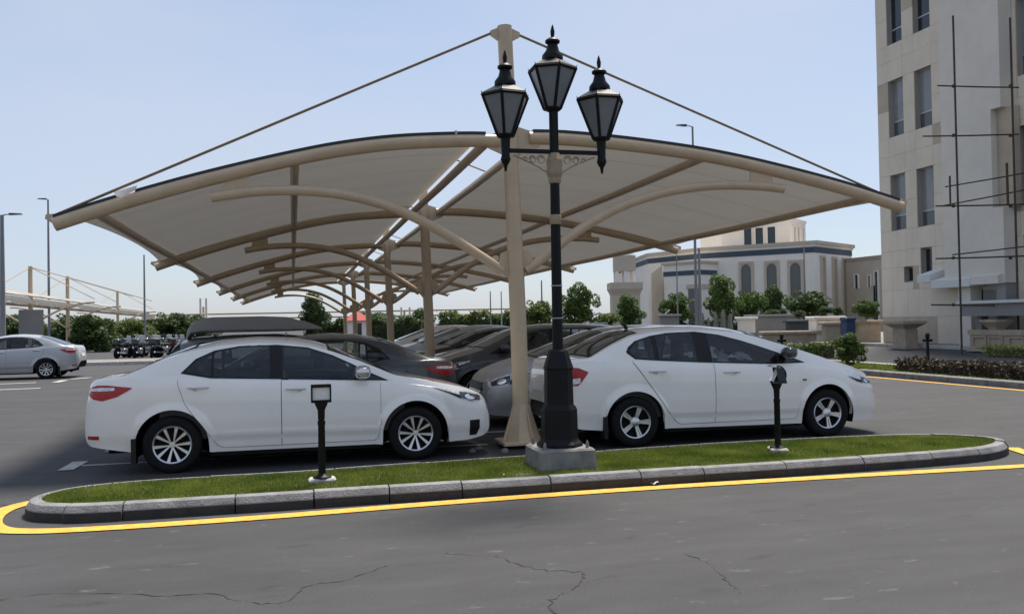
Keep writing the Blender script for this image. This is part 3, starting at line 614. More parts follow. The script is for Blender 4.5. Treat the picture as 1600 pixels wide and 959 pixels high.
SPEC['notch2'] = dict(SPEC['notch'], head=([(1.60, .85), (1.85, .825), (2.0, .79), (2.14, .735), (2.22, .67)], [(1.60, .83), (1.75, .72), (1.9, .66), (2.08, .625), (2.22, .62)]), grille=((-.5, .5), (-.45, .45), .56, .68))
CACHE = {}
def car_meshes(kind):
    if kind in CACHE: return CACHE[kind]
    sp = SPEC[kind]; s = Shape(sp); D = []; A = D.append         # entries: (name, mesh, material key, parent index or None)
    A(('body', s.body(), 'paint', None))
    for sd_ in (1, -1):
        A(('window_trim', s.cut(s.sidepatch(*sp['trim'], .003, 230, 46, sd_), lambda x, y, z: s.in_side(x, z, -.006)).mesh('window_trim', True), 'trim', None)); ti = len(D)-1
        for w_ in sp['wins']: A(('window', s.sidepatch(*w_, .0075, 24, 8, sd_, .002).mesh('window', True), 'tint', None))
        for (t_, b_), (h0, h1, hz) in zip(sp['doors'], sp['handles']):
            e = .0045
            A(('door_seam', s.sidepatch([(t_[0][0]-e, t_[0][1]), *t_[1:-1], (t_[-1][0]+e, t_[-1][1])], [(b_[0][0]-e, b_[0][1]-e*1.6)]+[(p[0]-(e if p[0] < -.5 else -e if p[0] > .8 else 0)*.9, p[1]-e) for p in b_[1:-1]]+[(b_[-1][0]+e, b_[-1][1]-e*1.6)], .0008, 60, 26, sd_, .008).mesh('door_seam', True), 'gap', None))
            A(('door', s.sidepatch(t_, b_, .0075, 60, 26, sd_, .007).mesh('door', True), 'paint', None)); di = len(D)-1
            y0 = s.ysurf((h0+h1)/2, hz)
            hm = MB().tube([(h0, sd_*(y0+.004), hz), (h0+.03, sd_*(y0+.034), hz+.006), ((h0+h1)/2, sd_*(y0+.042), hz+.008), (h1-.03, sd_*(y0+.034), hz+.004), (h1, sd_*(y0+.004), hz-.002)], [.011, .016, .018, .016, .011], 8)
            A(('handle', hm.mesh('handle', True), 'paint', di))
            cup = MB().grid([[((h0+h1)/2+a*math.cos(th)*.075, sd_*(s.ysurf((h0+h1)/2, hz-.012+a*math.sin(th)*.03)+.0075), hz-.012+a*math.sin(th)*.03) for th in np.linspace(0, 2*math.pi*sd_*-1, 17)] for a in (.02, 1)])
            A(('handle_recess', cup.mesh('handle_recess', True), 'cup', di))
        mx0, mz0 = sp['mirror']; y0 = s.ysurf(mx0, mz0-.04)
        mm = MB(); rows = []
        for a, rx, rz_ in ((0, .03, .03), (.03, .075, .06), (.10, .095, .078), (.17, .088, .072), (.205, .055, .05), (.212, .01, .01)):
            rows.append([(mx0-.01+rx*math.copysign(abs(math.cos(t))**.6, math.cos(t)), sd_*(y0+.03+a), mz0+.03+rz_*math.sin(t)+.012*a) for t in np.linspace(0, 2*math.pi*sd_, 15)])
        mm.grid(rows); mm.f.append(tuple(range(5*15, 5*15+14))); A(('mirror', mm.mesh('mirror', True), 'mirror', None)); mi = len(D)-1
        A(('mirror_stalk', MB().tube([(mx0, sd_*(y0-.02), mz0-.03), (mx0, sd_*(y0+.07), mz0-.005)], [.035, .022], 8).mesh('mirror_stalk', True), 'trim', mi))
        A(('headlight', s.sidepatch(*sp['head'], .004, 30, 9, sd_, .01).mesh('headlight', True), 'clear', None)); hi = len(D)-1
        t_, b_ = sp['head']; xa, xb = t_[0][0], t_[-1][0]; fx = lambda a: xa+(xb-xa)*a
        T = lambda x: np.interp(x, *zip(*t_)); B = lambda x: np.interp(x, *zip(*b_))
        A(('lamp_unit', s.sidepatch([(fx(a), B(fx(a))+(T(fx(a))-B(fx(a)))*.88) for a in (.5, .7, .93)], [(fx(a), B(fx(a))+(T(fx(a))-B(fx(a)))*.14) for a in (.5, .7, .93)], .0085, 14, 7, sd_, .006).mesh('lamp_unit', True), 'lens', hi)); li = hi
        A(('projector', s.sidepatch([(fx(a), B(fx(a))+(T(fx(a))-B(fx(a)))*h_) for a, h_ in ((.60, .6), (.66, .78), (.74, .78), (.80, .6))], [(fx(a), B(fx(a))+(T(fx(a))-B(fx(a)))*h_) for a, h_ in ((.60, .4), (.66, .25), (.74, .25), (.80, .4))], .0115, 10, 5, sd_, .006).mesh('projector', True), 'chrome', hi))
        A(('lamp_bezel', s.sidepatch([(fx(a), B(fx(a))+(T(fx(a))-B(fx(a)))*.42) for a in (.03, .3, .52)], [(fx(a), B(fx(a))+.004) for a in (.03, .3, .52)], .0085, 14, 4, sd_, .006).mesh('lamp_bezel', True), 'trim', hi))
        A(('taillight', s.sidepatch(*sp['tail'], .006, 26, 9, sd_, .012).mesh('taillight', True), 'red', None)); hi = len(D)-1
        t_, b_ = sp['tail']; xa, xb = t_[0][0], t_[-1][0]
        T2 = lambda x: np.interp(x, *zip(*t_)); B2 = lambda x: np.interp(x, *zip(*b_))
        if kind.startswith('notch'): seg = [(xa+(xb-xa)*a, .02, .36) for a in (.02, .4, .72)]
        else: seg = [(xa+(xb-xa)*a, .62, .86) for a in (.03, .3, .62)]
        A(('clear_strip', s.sidepatch([(x, B2(x)+(T2(x)-B2(x))*h) for x, l_, h in seg], [(x, B2(x)+(T2(x)-B2(x))*l_) for x, l_, h in seg], .0105, 12, 5, sd_, .006).mesh('clear_strip', True), 'clear', hi))
        if sp['fog']: A(('fog_vent', s.sidepatch(*sp['fog'], .004, 10, 6, sd_, .006).mesh('fog_vent', True), 'trim', None))
        if sp['reflector']:
            a, b, c, d = sp['reflector']; A(('reflector', s.sidepatch([(a, d), (b, d)], [(a, c), (b, c)], .004, 8, 3, sd_, .006).mesh('reflector', True), 'red', None))
        if sp.get('side_lamp'):
            a, b = sp['side_lamp']; A(('side_lamp', s.sidepatch([(a-.03, b+.012), (a+.03, b+.012)], [(a-.03, b-.012), (a+.03, b-.012)], .005, 6, 3, sd_, .006).mesh('side_lamp', True), 'lens', None))
        for wx in (-s.wb, s.wb):      # wheel housing
            lm = MB(); yo = s.hw-.03; rows = []
            for y in (yo, yo-.30):
                rows.append([(wx+(s.R+.004)*math.cos(a), sd_*y, s.wz+(s.R+.004)*math.sin(a)) for a in np.linspace(-.35, math.pi+.35, 24)])
            rows.append([(wx, sd_*(yo-.30), s.wz)]*24); lm.grid(rows)
            A(('wheel_housing', lm.mesh('wheel_housing', True), 'under', None))
        rx = -s.wb-s.R; A(('mud_flap', MB().box(rx-.035, rx+.015, sd_*(s.hw-.09)-.075, sd_*(s.hw-.09)+.075, .13, .40).mesh('mud_flap'), 'trim', None))
    for nm, (a, b, w0, w1) in (('windscreen', sp['ws']), ('rear_window', sp['rw'])):
        wf = lambda x: w0+(w1-w0)*(x-a)/(b-a)
        A((nm, s.toppatch(a, b, wf, .007, 16, 21).mesh(nm, True), 'tint', None))
        fr = s.toppatch(a-.03, b+.03, lambda x: wf(x)+.03, .003, 60, 90)
        A(('glass_surround', s.cut(fr, lambda x, y, z: a+.02 < x < b-.02 and abs(y) < wf(x)-.025).mesh('glass_surround', True), 'trim', len(D)-1))
    # cabin
    zf = .36; xd = sp['wins'][-1 if len(sp['wins']) > 3 else 2][0][-1][0]; xb_ = sp['rw'][1]
    cb = MB(); yi = s.hw-.13
    G = [[(x, y, z) for x in np.linspace(xb_-.35, xd+.25, 8)] for y, z in ((-yi, .93), (-yi, zf), (yi, zf), (yi, .93))]; cb.grid(G)
    A(('cabin_lining', cb.mesh('cabin_lining'), 'cabin', None))
    A(('parcel_shelf', MB().box(xb_-.5, xb_-.0, -yi+.05, yi-.05, .93, .96).mesh('parcel_shelf'), 'cabin', None))
    A(('dashboard', MB().cbox(xd-.28, xd+.28, -yi+.03, yi-.03, .62, .93, .06).mesh('dashboard'), 'cabin', None))
    hl = s.toppatch(-.95, .25, lambda x: .50, -.03, 10, 9); A(('headlining', hl.mesh('headlining', True), 'headlining', None))
    def seat(cx, cy, w):
        m_ = MB(); m_.cbox(cx-.05, cx+.45, cy-w, cy+w, .40, .58, .05)
        G = []
        for x, z, q in ((cx-.02, .5, 1), (cx-.10, .75, 1), (cx-.17, .98, .92), (cx-.20, 1.08, .7)):
            G.append([(x-.06, cy-w*q, z), (x-.06, cy+w*q, z), (x+.06, cy+w*q, z), (x+.06, cy-w*q, z), (x-.06, cy-w*q, z)])
        m_.grid(G); n0 = len(m_.v); m_.f.append((n0-5, n0-4, n0-3, n0-2)); return m_.mesh('seat', True, 50)
    for cy in (-.36, .36):
        A(('seat', seat(.0, cy, .25), 'seat', None)); si = len(D)-1
        A(('headrest', MB().cbox(-.28, -.17, cy-.13, cy+.13, 1.09, 1.25, .03).mesh('headrest'), 'seat', si))
    A(('rear_seat', seat(-.85, 0, .62), 'seat', None)); si = len(D)-1
    for cy in (-.38, .38): A(('headrest', MB().cbox(-1.12, -1.02, cy-.12, cy+.12, 1.09, 1.2, .03).mesh('headrest'), 'seat', si))
    sw = MB().tube([(xd-.36+.05*math.sin(a), -.36+.18*math.cos(a), .86+.17*math.sin(a)) for a in np.linspace(0, 2*math.pi, 17)], .014, 6); A(('steering_wheel', sw.mesh('steering_wheel', True), 'cabin', None))
    for nm, (pa, pb, z0, z1) in (('grille', sp['grille']), ('air_intake', sp['intake'])):
        A((nm, s.frontpatch((pa, pb), z0, z1, 1, .006).mesh(nm, True), 'trim', None))
    A(('number_plate', s.frontpatch(((-.26, .26), (-.26, .26)), .44, .54, 1, .010, 7, 3).mesh('number_plate'), 'plate', None))
    A(('number_plate', s.frontpatch(((-.26, .26), (-.26, .26)), .70, .81, -1, .014, 7, 3).mesh('number_plate'), 'plate', None))
    fl = MB(); fl.box(-s.wb+s.R, s.wb-s.R, -s.hw+.06, s.hw-.06, .17, .34); fl.box(s.x0+.25, s.x1-.3, -.5, .5, .21, .40)
    A(('underbody', fl.mesh('underbody'), 'under', None))
    D.append(wheel_meshes(sp['tyre'], sp['rimr'], sp['style']))
    CACHE[kind] = (D, s); return CACHE[kind]
def car(kind, name, label, paint, x, y, heading=0, group=None, mirror='paint', sc=1.0):
    D, s = car_meshes(kind); t = thing(name, label, 'car', (x, y, 0), heading, group); t.scale = (sc, sc, sc); O = []
    cup = paint if paint in ('black', 'dgrey', 'grey') else 'silver' if paint == 'silver' else 'cupw'
    for nm, me, mk, pi in D[:-1]:
        mm_ = {'paint': paint, 'mirror': (paint if mirror == 'paint' else mirror), 'cup': cup}.get(mk, mk)
        O.append(put(nm, me, mm_, t if pi is None else O[pi]))
    T, B, Rm = D[-1]
    for wx in (-s.wb, s.wb):
        for sd_ in (1, -1):
            w = put('wheel', B, 'under', t, (wx, sd_*(s.hw-.115), s.wz)); w.rotation_euler.z = 0 if sd_ > 0 else math.pi
            w.rotation_euler.y = wx*.4
            put('tyre', T, 'rubber', w); put('rim', Rm, 'rim', w)
    return t, s

PI = math.pi
M['chrome2'] = mat('mirror_chrome', (.6, .6, .61), .25, metal=.9); M['cupw'] = mat('recess_white', (.5, .5, .5), .4)
carL, sL = car('saloon', 'white_sedan', 'white sedan with red tail lamp parked behind the left floodlight post, facing right', 'white', .04, 11.165, 0, mirror='chrome2')
carR, sR = car('notch', 'white_sedan', 'white sedan with curved roof parked right of the lamp post, facing right', 'white', 5.49, 11.18, 0, mirror='dgrey')
MB().tube([(-1.12, 0, 1.47), (-1.15, 0, 1.53), (-1.2, 0, 1.535)], [.03, .025, .01], 8).build('aerial', 'trim', carR, True)
car('saloon', 'dark_grey_sedan', 'dark grey sedan behind the left white sedan, its red tail lamp showing over the bonnet', 'dgrey', .12, 13.7, PI)
car('notch2', 'silver_sedan', 'silver sedan nosing out behind the front canopy pole, facing left', 'silver', 5.06, 13.62, PI)
car('people_carrier', 'black_people_carrier', 'black people carrier with dark windows behind the silver sedan', 'dgrey', 4.75, 17.5, PI)
carB, sB = car('people_carrier', 'grey_estate_car', 'grey estate car carrying a grey roof box behind the left sedans', 'grey', -.1, 16.3, 0, sc=.95)
g_ = 'cars parked in the far bays under the canopy'
car('saloon', 'grey_sedan', 'grey sedan with raked windscreen next beyond the black people carrier', 'grey', 5.1, 20.3, PI, g_)
car('saloon', 'black_sedan', 'black sedan between the grey sedan and the silver one, facing left', 'black', 5.0, 23.0, PI, g_)
car('notch', 'silver_sedan', 'silver sedan in the far bays beside the second canopy pole', 'silver', 5.0, 25.6, PI, g_)
car('saloon', 'dark_sedan', 'dark sedan second from the far end of the canopy row', 'dgrey', 5.0, 28.3, PI, g_)
car('notch', 'white_sedan', 'white sedan at the far end of the canopy row', 'white', 5.0, 31.0, PI, g_)
car('saloon', 'silver_sedan', 'silver sedan driving off at the far left edge of the lot', 'silver', -9.2, 32.6, PI, mirror='silver')

# odds and ends lying in the right sedan
def crumple(name, x, y, z, w, h, label):
    G = [[(x+w*(i_/5-.5)+random.uniform(-.02, .02), y+random.uniform(-.06, .06)+.05*j_, z+h*j_/4+random.uniform(-.015, .015)) for i_ in range(6)] for j_ in range(5)]
    tag(MB().grid(G).build(name, 'chalk', None), label, 'paper')
crumple('paper_bundle', 5.62, 10.78, .98, .16, .2, 'crumpled white paper behind the front side window of the right sedan')
crumple('paper_sheet', 5.98, 10.9, 1.02, .2, .1, 'white sheet on the dashboard of the right sedan')
crumple('paper_pack', 5.12, 10.75, .97, .3, .07, 'white papers on the rear shelf edge behind the rear side window of the right sedan')

# roof box with its bars (stands on the estate car)
rb = thing('roof_box', 'grey plastic roof box on bars on the estate car', 'roof box', (-.72, 16.3, 1.50))
secs = []
for x, w_, zb_, zt in ((-1.06, .2, -.10, -.04), (-1.03, .36, -.11, .06), (-.97, .41, -.02, .16), (-.80, .44, .0, .25), (-.62, .45, .0, .27), (.2, .45, .0, .275), (.62, .44, .0, .255), (1.0, .38, .01, .15), (1.22, .26, .02, .06)):
    h = zt-zb_; secs.append([(x, w_*math.copysign(abs(math.cos(a))**.3, math.cos(a))*(1-.16*max(0, math.sin(a))), zb_+h*(.5+.5*math.copysign(abs(math.sin(a))**.3, math.sin(a)))) for a in np.linspace(0, 2*PI, 25)])
mb = MB(); mb.grid(secs); mb.f += [tuple(range(24)), tuple(8*25+q for q in range(23, -1, -1))]
mb.build('shell', 'box', rb, True, 30)
for x in (-.6, .6): MB().tube([(x, -.6, -.045), (x, .6, -.045)], .022, 8).build('roof_bar', 'alu', rb, True)

# ------------------------------------------------------------------ the tensile shade canopy
can = thing('shade_canopy', 'beige steel parking shade with grey fabric wings hung from a central row of poles', 'canopy', (2.8, 10.98, 0))
FY = [10.98+7.65*k-10.98 for k in range(6)]     # local y
OX = 2.8
Larc = [(2.60, 3.915), (2.1, 3.905), (1.29, 3.845), (.6, 3.74), (0, 3.605), (-.68, 3.425), (-1.3, 3.245), (-2.0, 3.02), (-2.62, 2.80)]
Rarc = [(3.0, 3.965), (3.45, 3.97), (4.14, 3.935), (4.85, 3.875), (5.47, 3.805), (6.14, 3.70), (6.93, 3.545), (7.74, 3.365), (8.55, 3.15)]
Lst = [(2.62, 2.25), (2.3, 2.46), (1.81, 2.76), (1.28, 3.02), (.75, 3.172), (.25, 3.232), (-.26, 3.228), (-.6, 3.19), (-.92, 3.135)]
Rst = [(2.92, 2.25), (3.14, 2.40), (3.49, 2.665), (3.84, 2.89), (4.31, 3.12), (4.8, 3.275), (5.29, 3.37), (5.79, 3.412), (6.3, 3.408), (6.66, 3.378)]
loc = lambda pts, y: [(x-OX, y, z) for x, z in pts]
def arcz(arc, x): a = sorted(arc); return float(np.interp(x, [p[0] for p in a], [p[1] for p in a]))
S3 = lambda pts, y, n=7: [tuple(p) for p in spline(loc(pts, y), n)]
LA = [(p[0]+OX, p[2]) for p in S3(Larc, 0)]; RA = [(p[0]+OX, p[2]) for p in S3(Rarc, 0)]
pole_m = MB().tube([(.03, 0, .1), (.015, 0, 1.5), (-.03, 0, 3.2), (-.1, 0, 5.40)], [.108, .106, .1, .095], 20).mesh('pole', True)
base_m = MB(); base_m.cbox(-.30+.03, .30+.03, -.28, .28, .05, .09, .012)
for a in range(4):
    c_, s_ = math.cos(a*PI/2+.3), math.sin(a*PI/2+.3)
    base_m.plate([(.03+c_*.08, s_*.08, .09), (.03+c_*.29, s_*.29, .09), (.03+c_*.27, s_*.27, .13), (.03+c_*.11, s_*.11, .55), (.03+c_*.08, s_*.08, .55)], (-s_, c_, 0), .014)
base_m.lathe([(.24, .09), (.20, .2), (.15, .36), (.115, .54)], 8, (.03, 0), PI/8, cap=False)
base_m = base_m.mesh('pole_base')
arcL_m = MB().tube(S3(Larc, 0), .083, 14).mesh('rafter', True); arcR_m = MB().tube(S3(Rarc, 0), .083, 14).mesh('rafter', True)
stL_m = MB().tube(S3(Lst, 0), .062, 12).mesh('strut', True); stR_m = MB().tube(S3(Rst, 0), .062, 12).mesh('strut', True)
guL_m = MB().plate([(-.80-OX, 0, 3.16), (-.46-OX, 0, 3.21), (-.48-OX, 0, arcz(LA, -.48)), (-.76-OX, 0, arcz(LA, -.76))], (0, 1, 0), .02).mesh('gusset')
guR_m = MB().plate([(6.14-OX, 0, 3.40), (6.50-OX, 0, 3.39), (6.48-OX, 0, arcz(RA, 6.48)), (6.16-OX, 0, arcz(RA, 6.16))], (0, 1, 0), .02).mesh('gusset')
br_m = MB().plate([(-.09, 0, 2.12), (-.24, 0, 2.30), (-.2, 0, 2.48), (-.09, 0, 2.52)], (0, 1, 0), .025).plate([(.06, 0, 2.12), (.06, 0, 2.52), (.2, 0, 2.48), (.24, 0, 2.32)], (0, 1, 0), .025).mesh('bracket')
hd_m = MB().plate([(-.1, 0, 3.72), (-.34, 0, 3.82), (-.34, 0, 3.96), (-.1, 0, 4.12)], (0, 1, 0), .03).plate([(.0, 0, 3.72), (0, 0, 4.12), (.34, 0, 4.02), (.34, 0, 3.86)], (0, 1, 0), .03).mesh('head_plate')
ear_m = MB().plate([(-.18, 0, 5.20), (-.29, 0, 5.27), (-.29, 0, 5.33), (-.18, 0, 5.38)], (0, 1, 0), .03).plate([(-.02, 0, 5.20), (-.02, 0, 5.38), (.10, 0, 5.33), (.10, 0, 5.27)], (0, 1, 0), .03).plate([(-.2, 0, 5.24), (-.2, 0, 5.34), (0, 0, 5.34), (0, 0, 5.24)], (0, 1, 0), .02).mesh('ear_plate')
caL_m = MB().tube([(-.28, 0, 5.30), (-2.62-OX, 0, 2.90)], .017, 8).mesh('tie_rod', True); caR_m = MB().tube([(.09, 0, 5.30), (8.5-OX, 0, 3.24)], .017, 8).mesh('tie_rod', True)
tipL_m = MB().plate([(-2.62-OX, 0, 2.80), (-2.71-OX, 0, 2.86), (-2.70-OX, 0, 2.91), (-2.58-OX, 0, 2.92)], (0, 1, 0), .05).mesh('tip_plate')
tipR_m = MB().plate([(8.48-OX, 0, 3.14), (8.64-OX, 0, 3.18), (8.64-OX, 0, 3.24), (8.44-OX, 0, 3.30)], (0, 1, 0), .05).mesh('tip_plate')
for k, fy in enumerate(FY):
    for nm, me in (('pole', pole_m), ('pole_base', base_m), ('rafter', arcL_m), ('rafter', arcR_m), ('strut', stL_m), ('strut', stR_m), ('gusset', guL_m), ('gusset', guR_m), ('bracket', br_m), ('head_plate', hd_m),
                   ('ear_plate', ear_m), ('tie_rod', caL_m), ('tie_rod', caR_m), ('tip_plate', tipL_m), ('tip_plate', tipR_m)):
        put(nm, me, 'rodsteel' if nm == 'tie_rod' else 'steel', can, (0, fy, 0))
PX = ((2.45, LA), (.05, LA), (-2.2, LA), (3.06, RA), (5.5, RA), (8.06, RA))
for k in range(5):
    y0, y1 = FY[k], FY[k+1]
    for x, A_ in PX:
        z = arcz(A_, x)-.005
        MB().tube([(x-OX, y0+.07, z), (x-OX, (y0+y1)/2, z-.015), (x-OX, y1-.07, z)], .058 if abs(x-2.75) > 1 else .065, 10).build('purlin', 'steel', can, True)
    for A_, xa, xb, sgn in ((LA, 2.40, -2.55, -1), (RA, 3.12, 8.45, 1)):
        G = []
        for j in range(15):
            v = j/14; y = y0+(y1-y0)*v; bow = 4*v*(1-v); row = []
            for i in range(29):
                u = i/28; xe = xb-sgn*.16*bow*(1 if k else .8); x = xa+(xe-xa)*u
                z = arcz(A_, x)+.088-.075*bow*math.sin(PI*min(1, u*1.05))**.7*(.6+.4*math.sin(u*7+k))
                row.append((x-OX, y, z))
            G.append(row)
        MB().grid(G if sgn < 0 else [r[::-1] for r in G]).build('membrane', 'membrane', can, True, 180)
for A_, xs in ((LA, (2.42, -1.75)), (LA, (-1.95, -2.62)), (RA, (3.05, 8.5))):     # dark edging rail on the front rafter
    X = np.linspace(xs[0], xs[1], 26); mb = MB()
    secs = [[(x-OX, yy, arcz(A_, x)+zz) for yy, zz in ((-.05, .07), (-.05, .108), (.05, .108), (.05, .07))] for x in X]
    secs = [r+[r[0]] for r in secs]; mb.grid(secs); mb.f += [(0, 1, 2, 3), tuple(25*5+q for q in (3, 2, 1, 0))]
    mb.build('edging', 'darkedge', can)
fl = MB().grid([[(-1.72-OX, -.075, 3.25), (-1.8-OX, -.09, 3.22), (-1.9-OX, -.10, 3.185), (-1.97-OX, -.09, 3.165)], [(-1.74-OX, -.10, 3.19), (-1.82-OX, -.12, 3.14), (-1.88-OX, -.12, 3.10), (-1.95-OX, -.10, 3.12)]])
tag(fl.build('torn_flap', 'cloth', can, True), 'torn white scrap of fabric on the front rafter')
MB().box(2.02-OX, 2.05-OX, -.06, .06, 3.93, 4.02).build('clip', 'cloth', can)

# rubble at the front pole foot
for q in range(9):
    a = random.uniform(0, 6.28); r = random.uniform(.2, .5); s_ = random.uniform(.05, .12)
    mb = MB().lathe([(s_*.7, 0), (s_*random.uniform(.8, 1.1), s_*.3), (s_*.5, s_*random.uniform(.5, .8)), (.005, s_*.8)], 7, (0, 0), random.random())
    mb.v = [(x*random.uniform(.8, 1.25), y*random.uniform(.8, 1.25), z) for x, y, z in mb.v]
    tag(put('concrete_lump', mb.mesh('concrete_lump'), 'concrete', None, (2.72+.6*math.cos(a), 10.72+.22*math.sin(a), .004), random.random()*6), 'broken concrete lump at the foot of the front canopy pole', 'rubble', 'broken concrete lumps at the pole foot')

# ------------------------------------------------------------------ street lamp
lamp = thing('street_lamp', 'black cast iron street lamp with three lanterns on a concrete plinth', 'street lamp', (2.62, 8.62, 0))
pl = MB().cbox(-.285, .285, -.29, .29, .05, .33, .02); pl.v = [(x*(1+.06*(.33-z)/.28), y*(1+.06*(.33-z)/.28), z) for x, y, z in pl.v]; pl.build('plinth', 'concrete', lamp)
for sx in (-1, 1):
    for sy in (-1, 1): MB().lathe([(.018, .33), (.018, .37), (.008, .40)], 6, (sx*.22, sy*.22)).build('anchor_bolt', 'galv', lamp)
MB().lathe([(.235, .33), (.235, .36), (.20, .39), (.19, .41), (.185, .70), (.165, .74)], 8, rot=PI/8).build('pedestal', 'iron', lamp)
MB().lathe([(.155, .74), (.15, .76), (.145, 1.10), (.155, 1.12), (.10, 1.29), (.085, 1.31)], 8, rot=PI/8).build('pedestal', 'iron', lamp)
MB().lathe([(.056, 1.29), (.052, 2.2), (.047, 3.2), (.047, 3.74)], 16).build('post', 'iron', lamp, True)
for z, r, m, h in ((3.0, .066, 'gold', .12), (2.58, .062, 'gold', .10), (1.95, .06, 'alu', .012), (1.62, .06, 'alu', .012)):
    MB().lathe([(r*.9, z), (r, z+h*.15), (r, z+h*.85), (r*.9, z+h)], 12).build('collar', m, lamp, True)
MB().lathe([(.065, 3.05), (.085, 3.10), (.085, 3.24), (.055, 3.31)], 8).build('collar', 'gold', lamp)
MB().box(-.52, .52, -.018, .018, 3.305, 3.345).build('arm', 'iron', lamp)
for sx in (-1, 1):
    sc = MB(); pts = [(.07*sx, 0, 3.11)]+[(sx*(.07+.36*t), 0, 3.11+.17*t**.8) for t in (.3, .6, 1)]
    sc.tube(pts, .009, 6)
    for c0, r0 in ((.14, .045), (.23, .038), (.31, .026)):
        sc.tube([(sx*(c0+r0*math.cos(a)*(1-a/18)), 0, 3.245+r0*math.sin(a)*(1-a/18)) for a in np.linspace(0, 9, 18)], .007, 5)
    sc.build('scroll_bracket', 'gold', lamp, True)
def lantern(cx, z0, tilt, az, lean=0):
    # z0: underside of the cage
    e = bpy.data.objects.new('lantern', None)
    fr = MB(); n = 6; rb_, rt_ = .085, .245; zb_, zt = 0, .395
    for j in range(n):
        a = 2*PI*j/n+az; b = 2*PI*(j+1)/n+az
        p0, p1 = Vector((rb_*math.cos(a), rb_*math.sin(a), zb_)), Vector((rt_*math.cos(a), rt_*math.sin(a), zt))
        fr.tube([p0, p1], .0165, 6)
        q1 = Vector((rt_*math.cos(b), rt_*math.sin(b), zt)); fr.tube([p1, q1], .019, 6)
        q0 = Vector((rb_*math.cos(b), rb_*math.sin(b), zb_)); fr.tube([p0, q0], .015, 6)
        fr.add([p1+Vector((.01, 0, 0)), p1-Vector((.01, 0, 0)), p1*1.06+Vector((0, 0, .045-.06*zt))], [(0, 1, 2)])
    fr.lathe([(.05, -.03), (rb_, 0), (rb_, .012), (.02, .014)], 6, rot=az)
    o = fr.build('lantern', 'iron', lamp); o.location = (cx, 0, z0); o.rotation_euler.y = lean
    for j in range(n):
        a = 2*PI*j/n+az; b = 2*PI*(j+1)/n+az; ins = .985
        v = [(rb_*ins*math.cos(a), rb_*ins*math.sin(a), .012), (rb_*ins*math.cos(b), rb_*ins*math.sin(b), .012), (rt_*ins*math.cos(b), rt_*ins*math.sin(b), zt-.005), (rt_*ins*math.cos(a), rt_*ins*math.sin(a), zt-.005)]
        nn = (Vector(v[1])-Vector(v[0])).cross(Vector(v[3])-Vector(v[0])).normalized()
        MB().plate(v, nn, .005).build('pane', 'frost', o)
    MB().lathe([(.262, zt), (.255, zt+.02), (.115, zt+.10), (.11, zt+.115)], 6, rot=az).build('roof', 'iron', o)
    MB().lathe([(.11, zt+.11), (.108, zt+.15), (.07, zt+.2), (.055, zt+.255), (.05, zt+.27), (.075, zt+.285), (.078, zt+.305), (.05, zt+.33), (.02, zt+.335)], 14).build('vent_cap', 'iron', o, True)
    MB().lathe([(.012, zt+.33), (.02, zt+.36), (.024, zt+.40), (.012, zt+.45), (.002, zt+.475)], 8).build('finial', 'iron', o, True)
    return o
lantern(-.01, 3.765, 0, PI/6+.0, .02)
for sx, az in ((-1, .15), (1, .05)):
    o = lantern(sx*.51, 3.475, 0, az, -.01*sx)
    MB().lathe([(.012, -.36), (.02, -.30), (.04, -.27), (.052, -.24), (.042, -.20), (.05, -.03), (.06, -.02)], 12).build('socket', 'iron', o, True)

# ------------------------------------------------------------------ floodlight posts on the island
def flood_post(x, y, label, az, tall):
    t = thing('floodlight_post', label, 'floodlight', (x, y, 0), 0, 'garden floodlights on short posts')
    MB().cbox(-.125, .125, -.09, .09, .07, .168, .015).build('foot', 'kerbw', t)
    MB().lathe([(.09, .168), (.085, .18), (.05, .192), (.034, .21), (.032, .66), (.036, .665), (.036, .70), (.03, .705)], 14).build('post', 'iron', t, True)
    nk = MB().lathe([(.024, .70), (.032, .72), (.034, .80), (.06, .86), (.064, .885), (.02, .89)], 12).build('neck', 'iron', t, True)
    hd = MB(); w, h = .092, .135; z0 = .885
    if not tall:
        hd.box(-w, -w+.012, -.05, .05, z0, z0+h); hd.box(w-.012, w, -.05, .05, z0, z0+h); hd.box(-w, w, -.05, .05, z0+h-.004, z0+h+.022); hd.box(-w, w, -.05, .05, z0-.012, z0+.012)
        o = hd.build('lamp_head', 'iron', t); MB().box(-w+.013, w-.013, -.03, .03, z0+.013, z0+h-.006).build('pane', 'plate', o)
    else:
        secs = []
        for a in np.linspace(-.5, 2.2, 12):
            r = .11; secs.append([(xx, -.02+r*math.cos(a), z0+.08+r*math.sin(a)) for xx in (-.09, -.05, .05, .09)])
        hd.grid(secs); hd.box(-.09, .09, -.05, .09, z0-.012, z0+.012); hd.plate([(-.085, .0, z0), (-.085, .09, z0), (-.085, .06, z0+.15), (-.085, -.02, z0+.16)], (1, 0, 0), .01)
        hd.plate([(.085, .0, z0), (.085, .09, z0), (.085, .06, z0+.15), (.085, -.02, z0+.16)], (1, 0, 0), .01)
        o = hd.build('lamp_head', 'galvd', t, True); MB().plate([(-.07, -.055, z0+.01), (.07, -.055, z0+.01), (.07, .03, z0+.17), (-.07, .03, z0+.17)], (0, .85, -.5), .008).build('pane', 'plate', o)
    for o in t.children: pass
    t.rotation_euler.z = az; return t
M['galvd'] = mat('dark_metal', (.035, .045, .055), .4, metal=.3)
flood_post(.25, 8.51, 'short black floodlight post with square head on the lawn before the left sedan', .03, False)
flood_post(5.15, 8.72, 'short black floodlight post with hooded head on the lawn before the right sedan', -1.85, True)
lit = MB().grid([[(3.30+.03*i+random.uniform(-.01, .01), 7.89+.03*j+random.uniform(-.01, .01), .02+random.uniform(0, .03)) for i in range(4)] for j in range(3)])
tag(lit.build('litter', 'chalk'), 'crumpled white paper lying in the gutter by the kerb', 'litter')
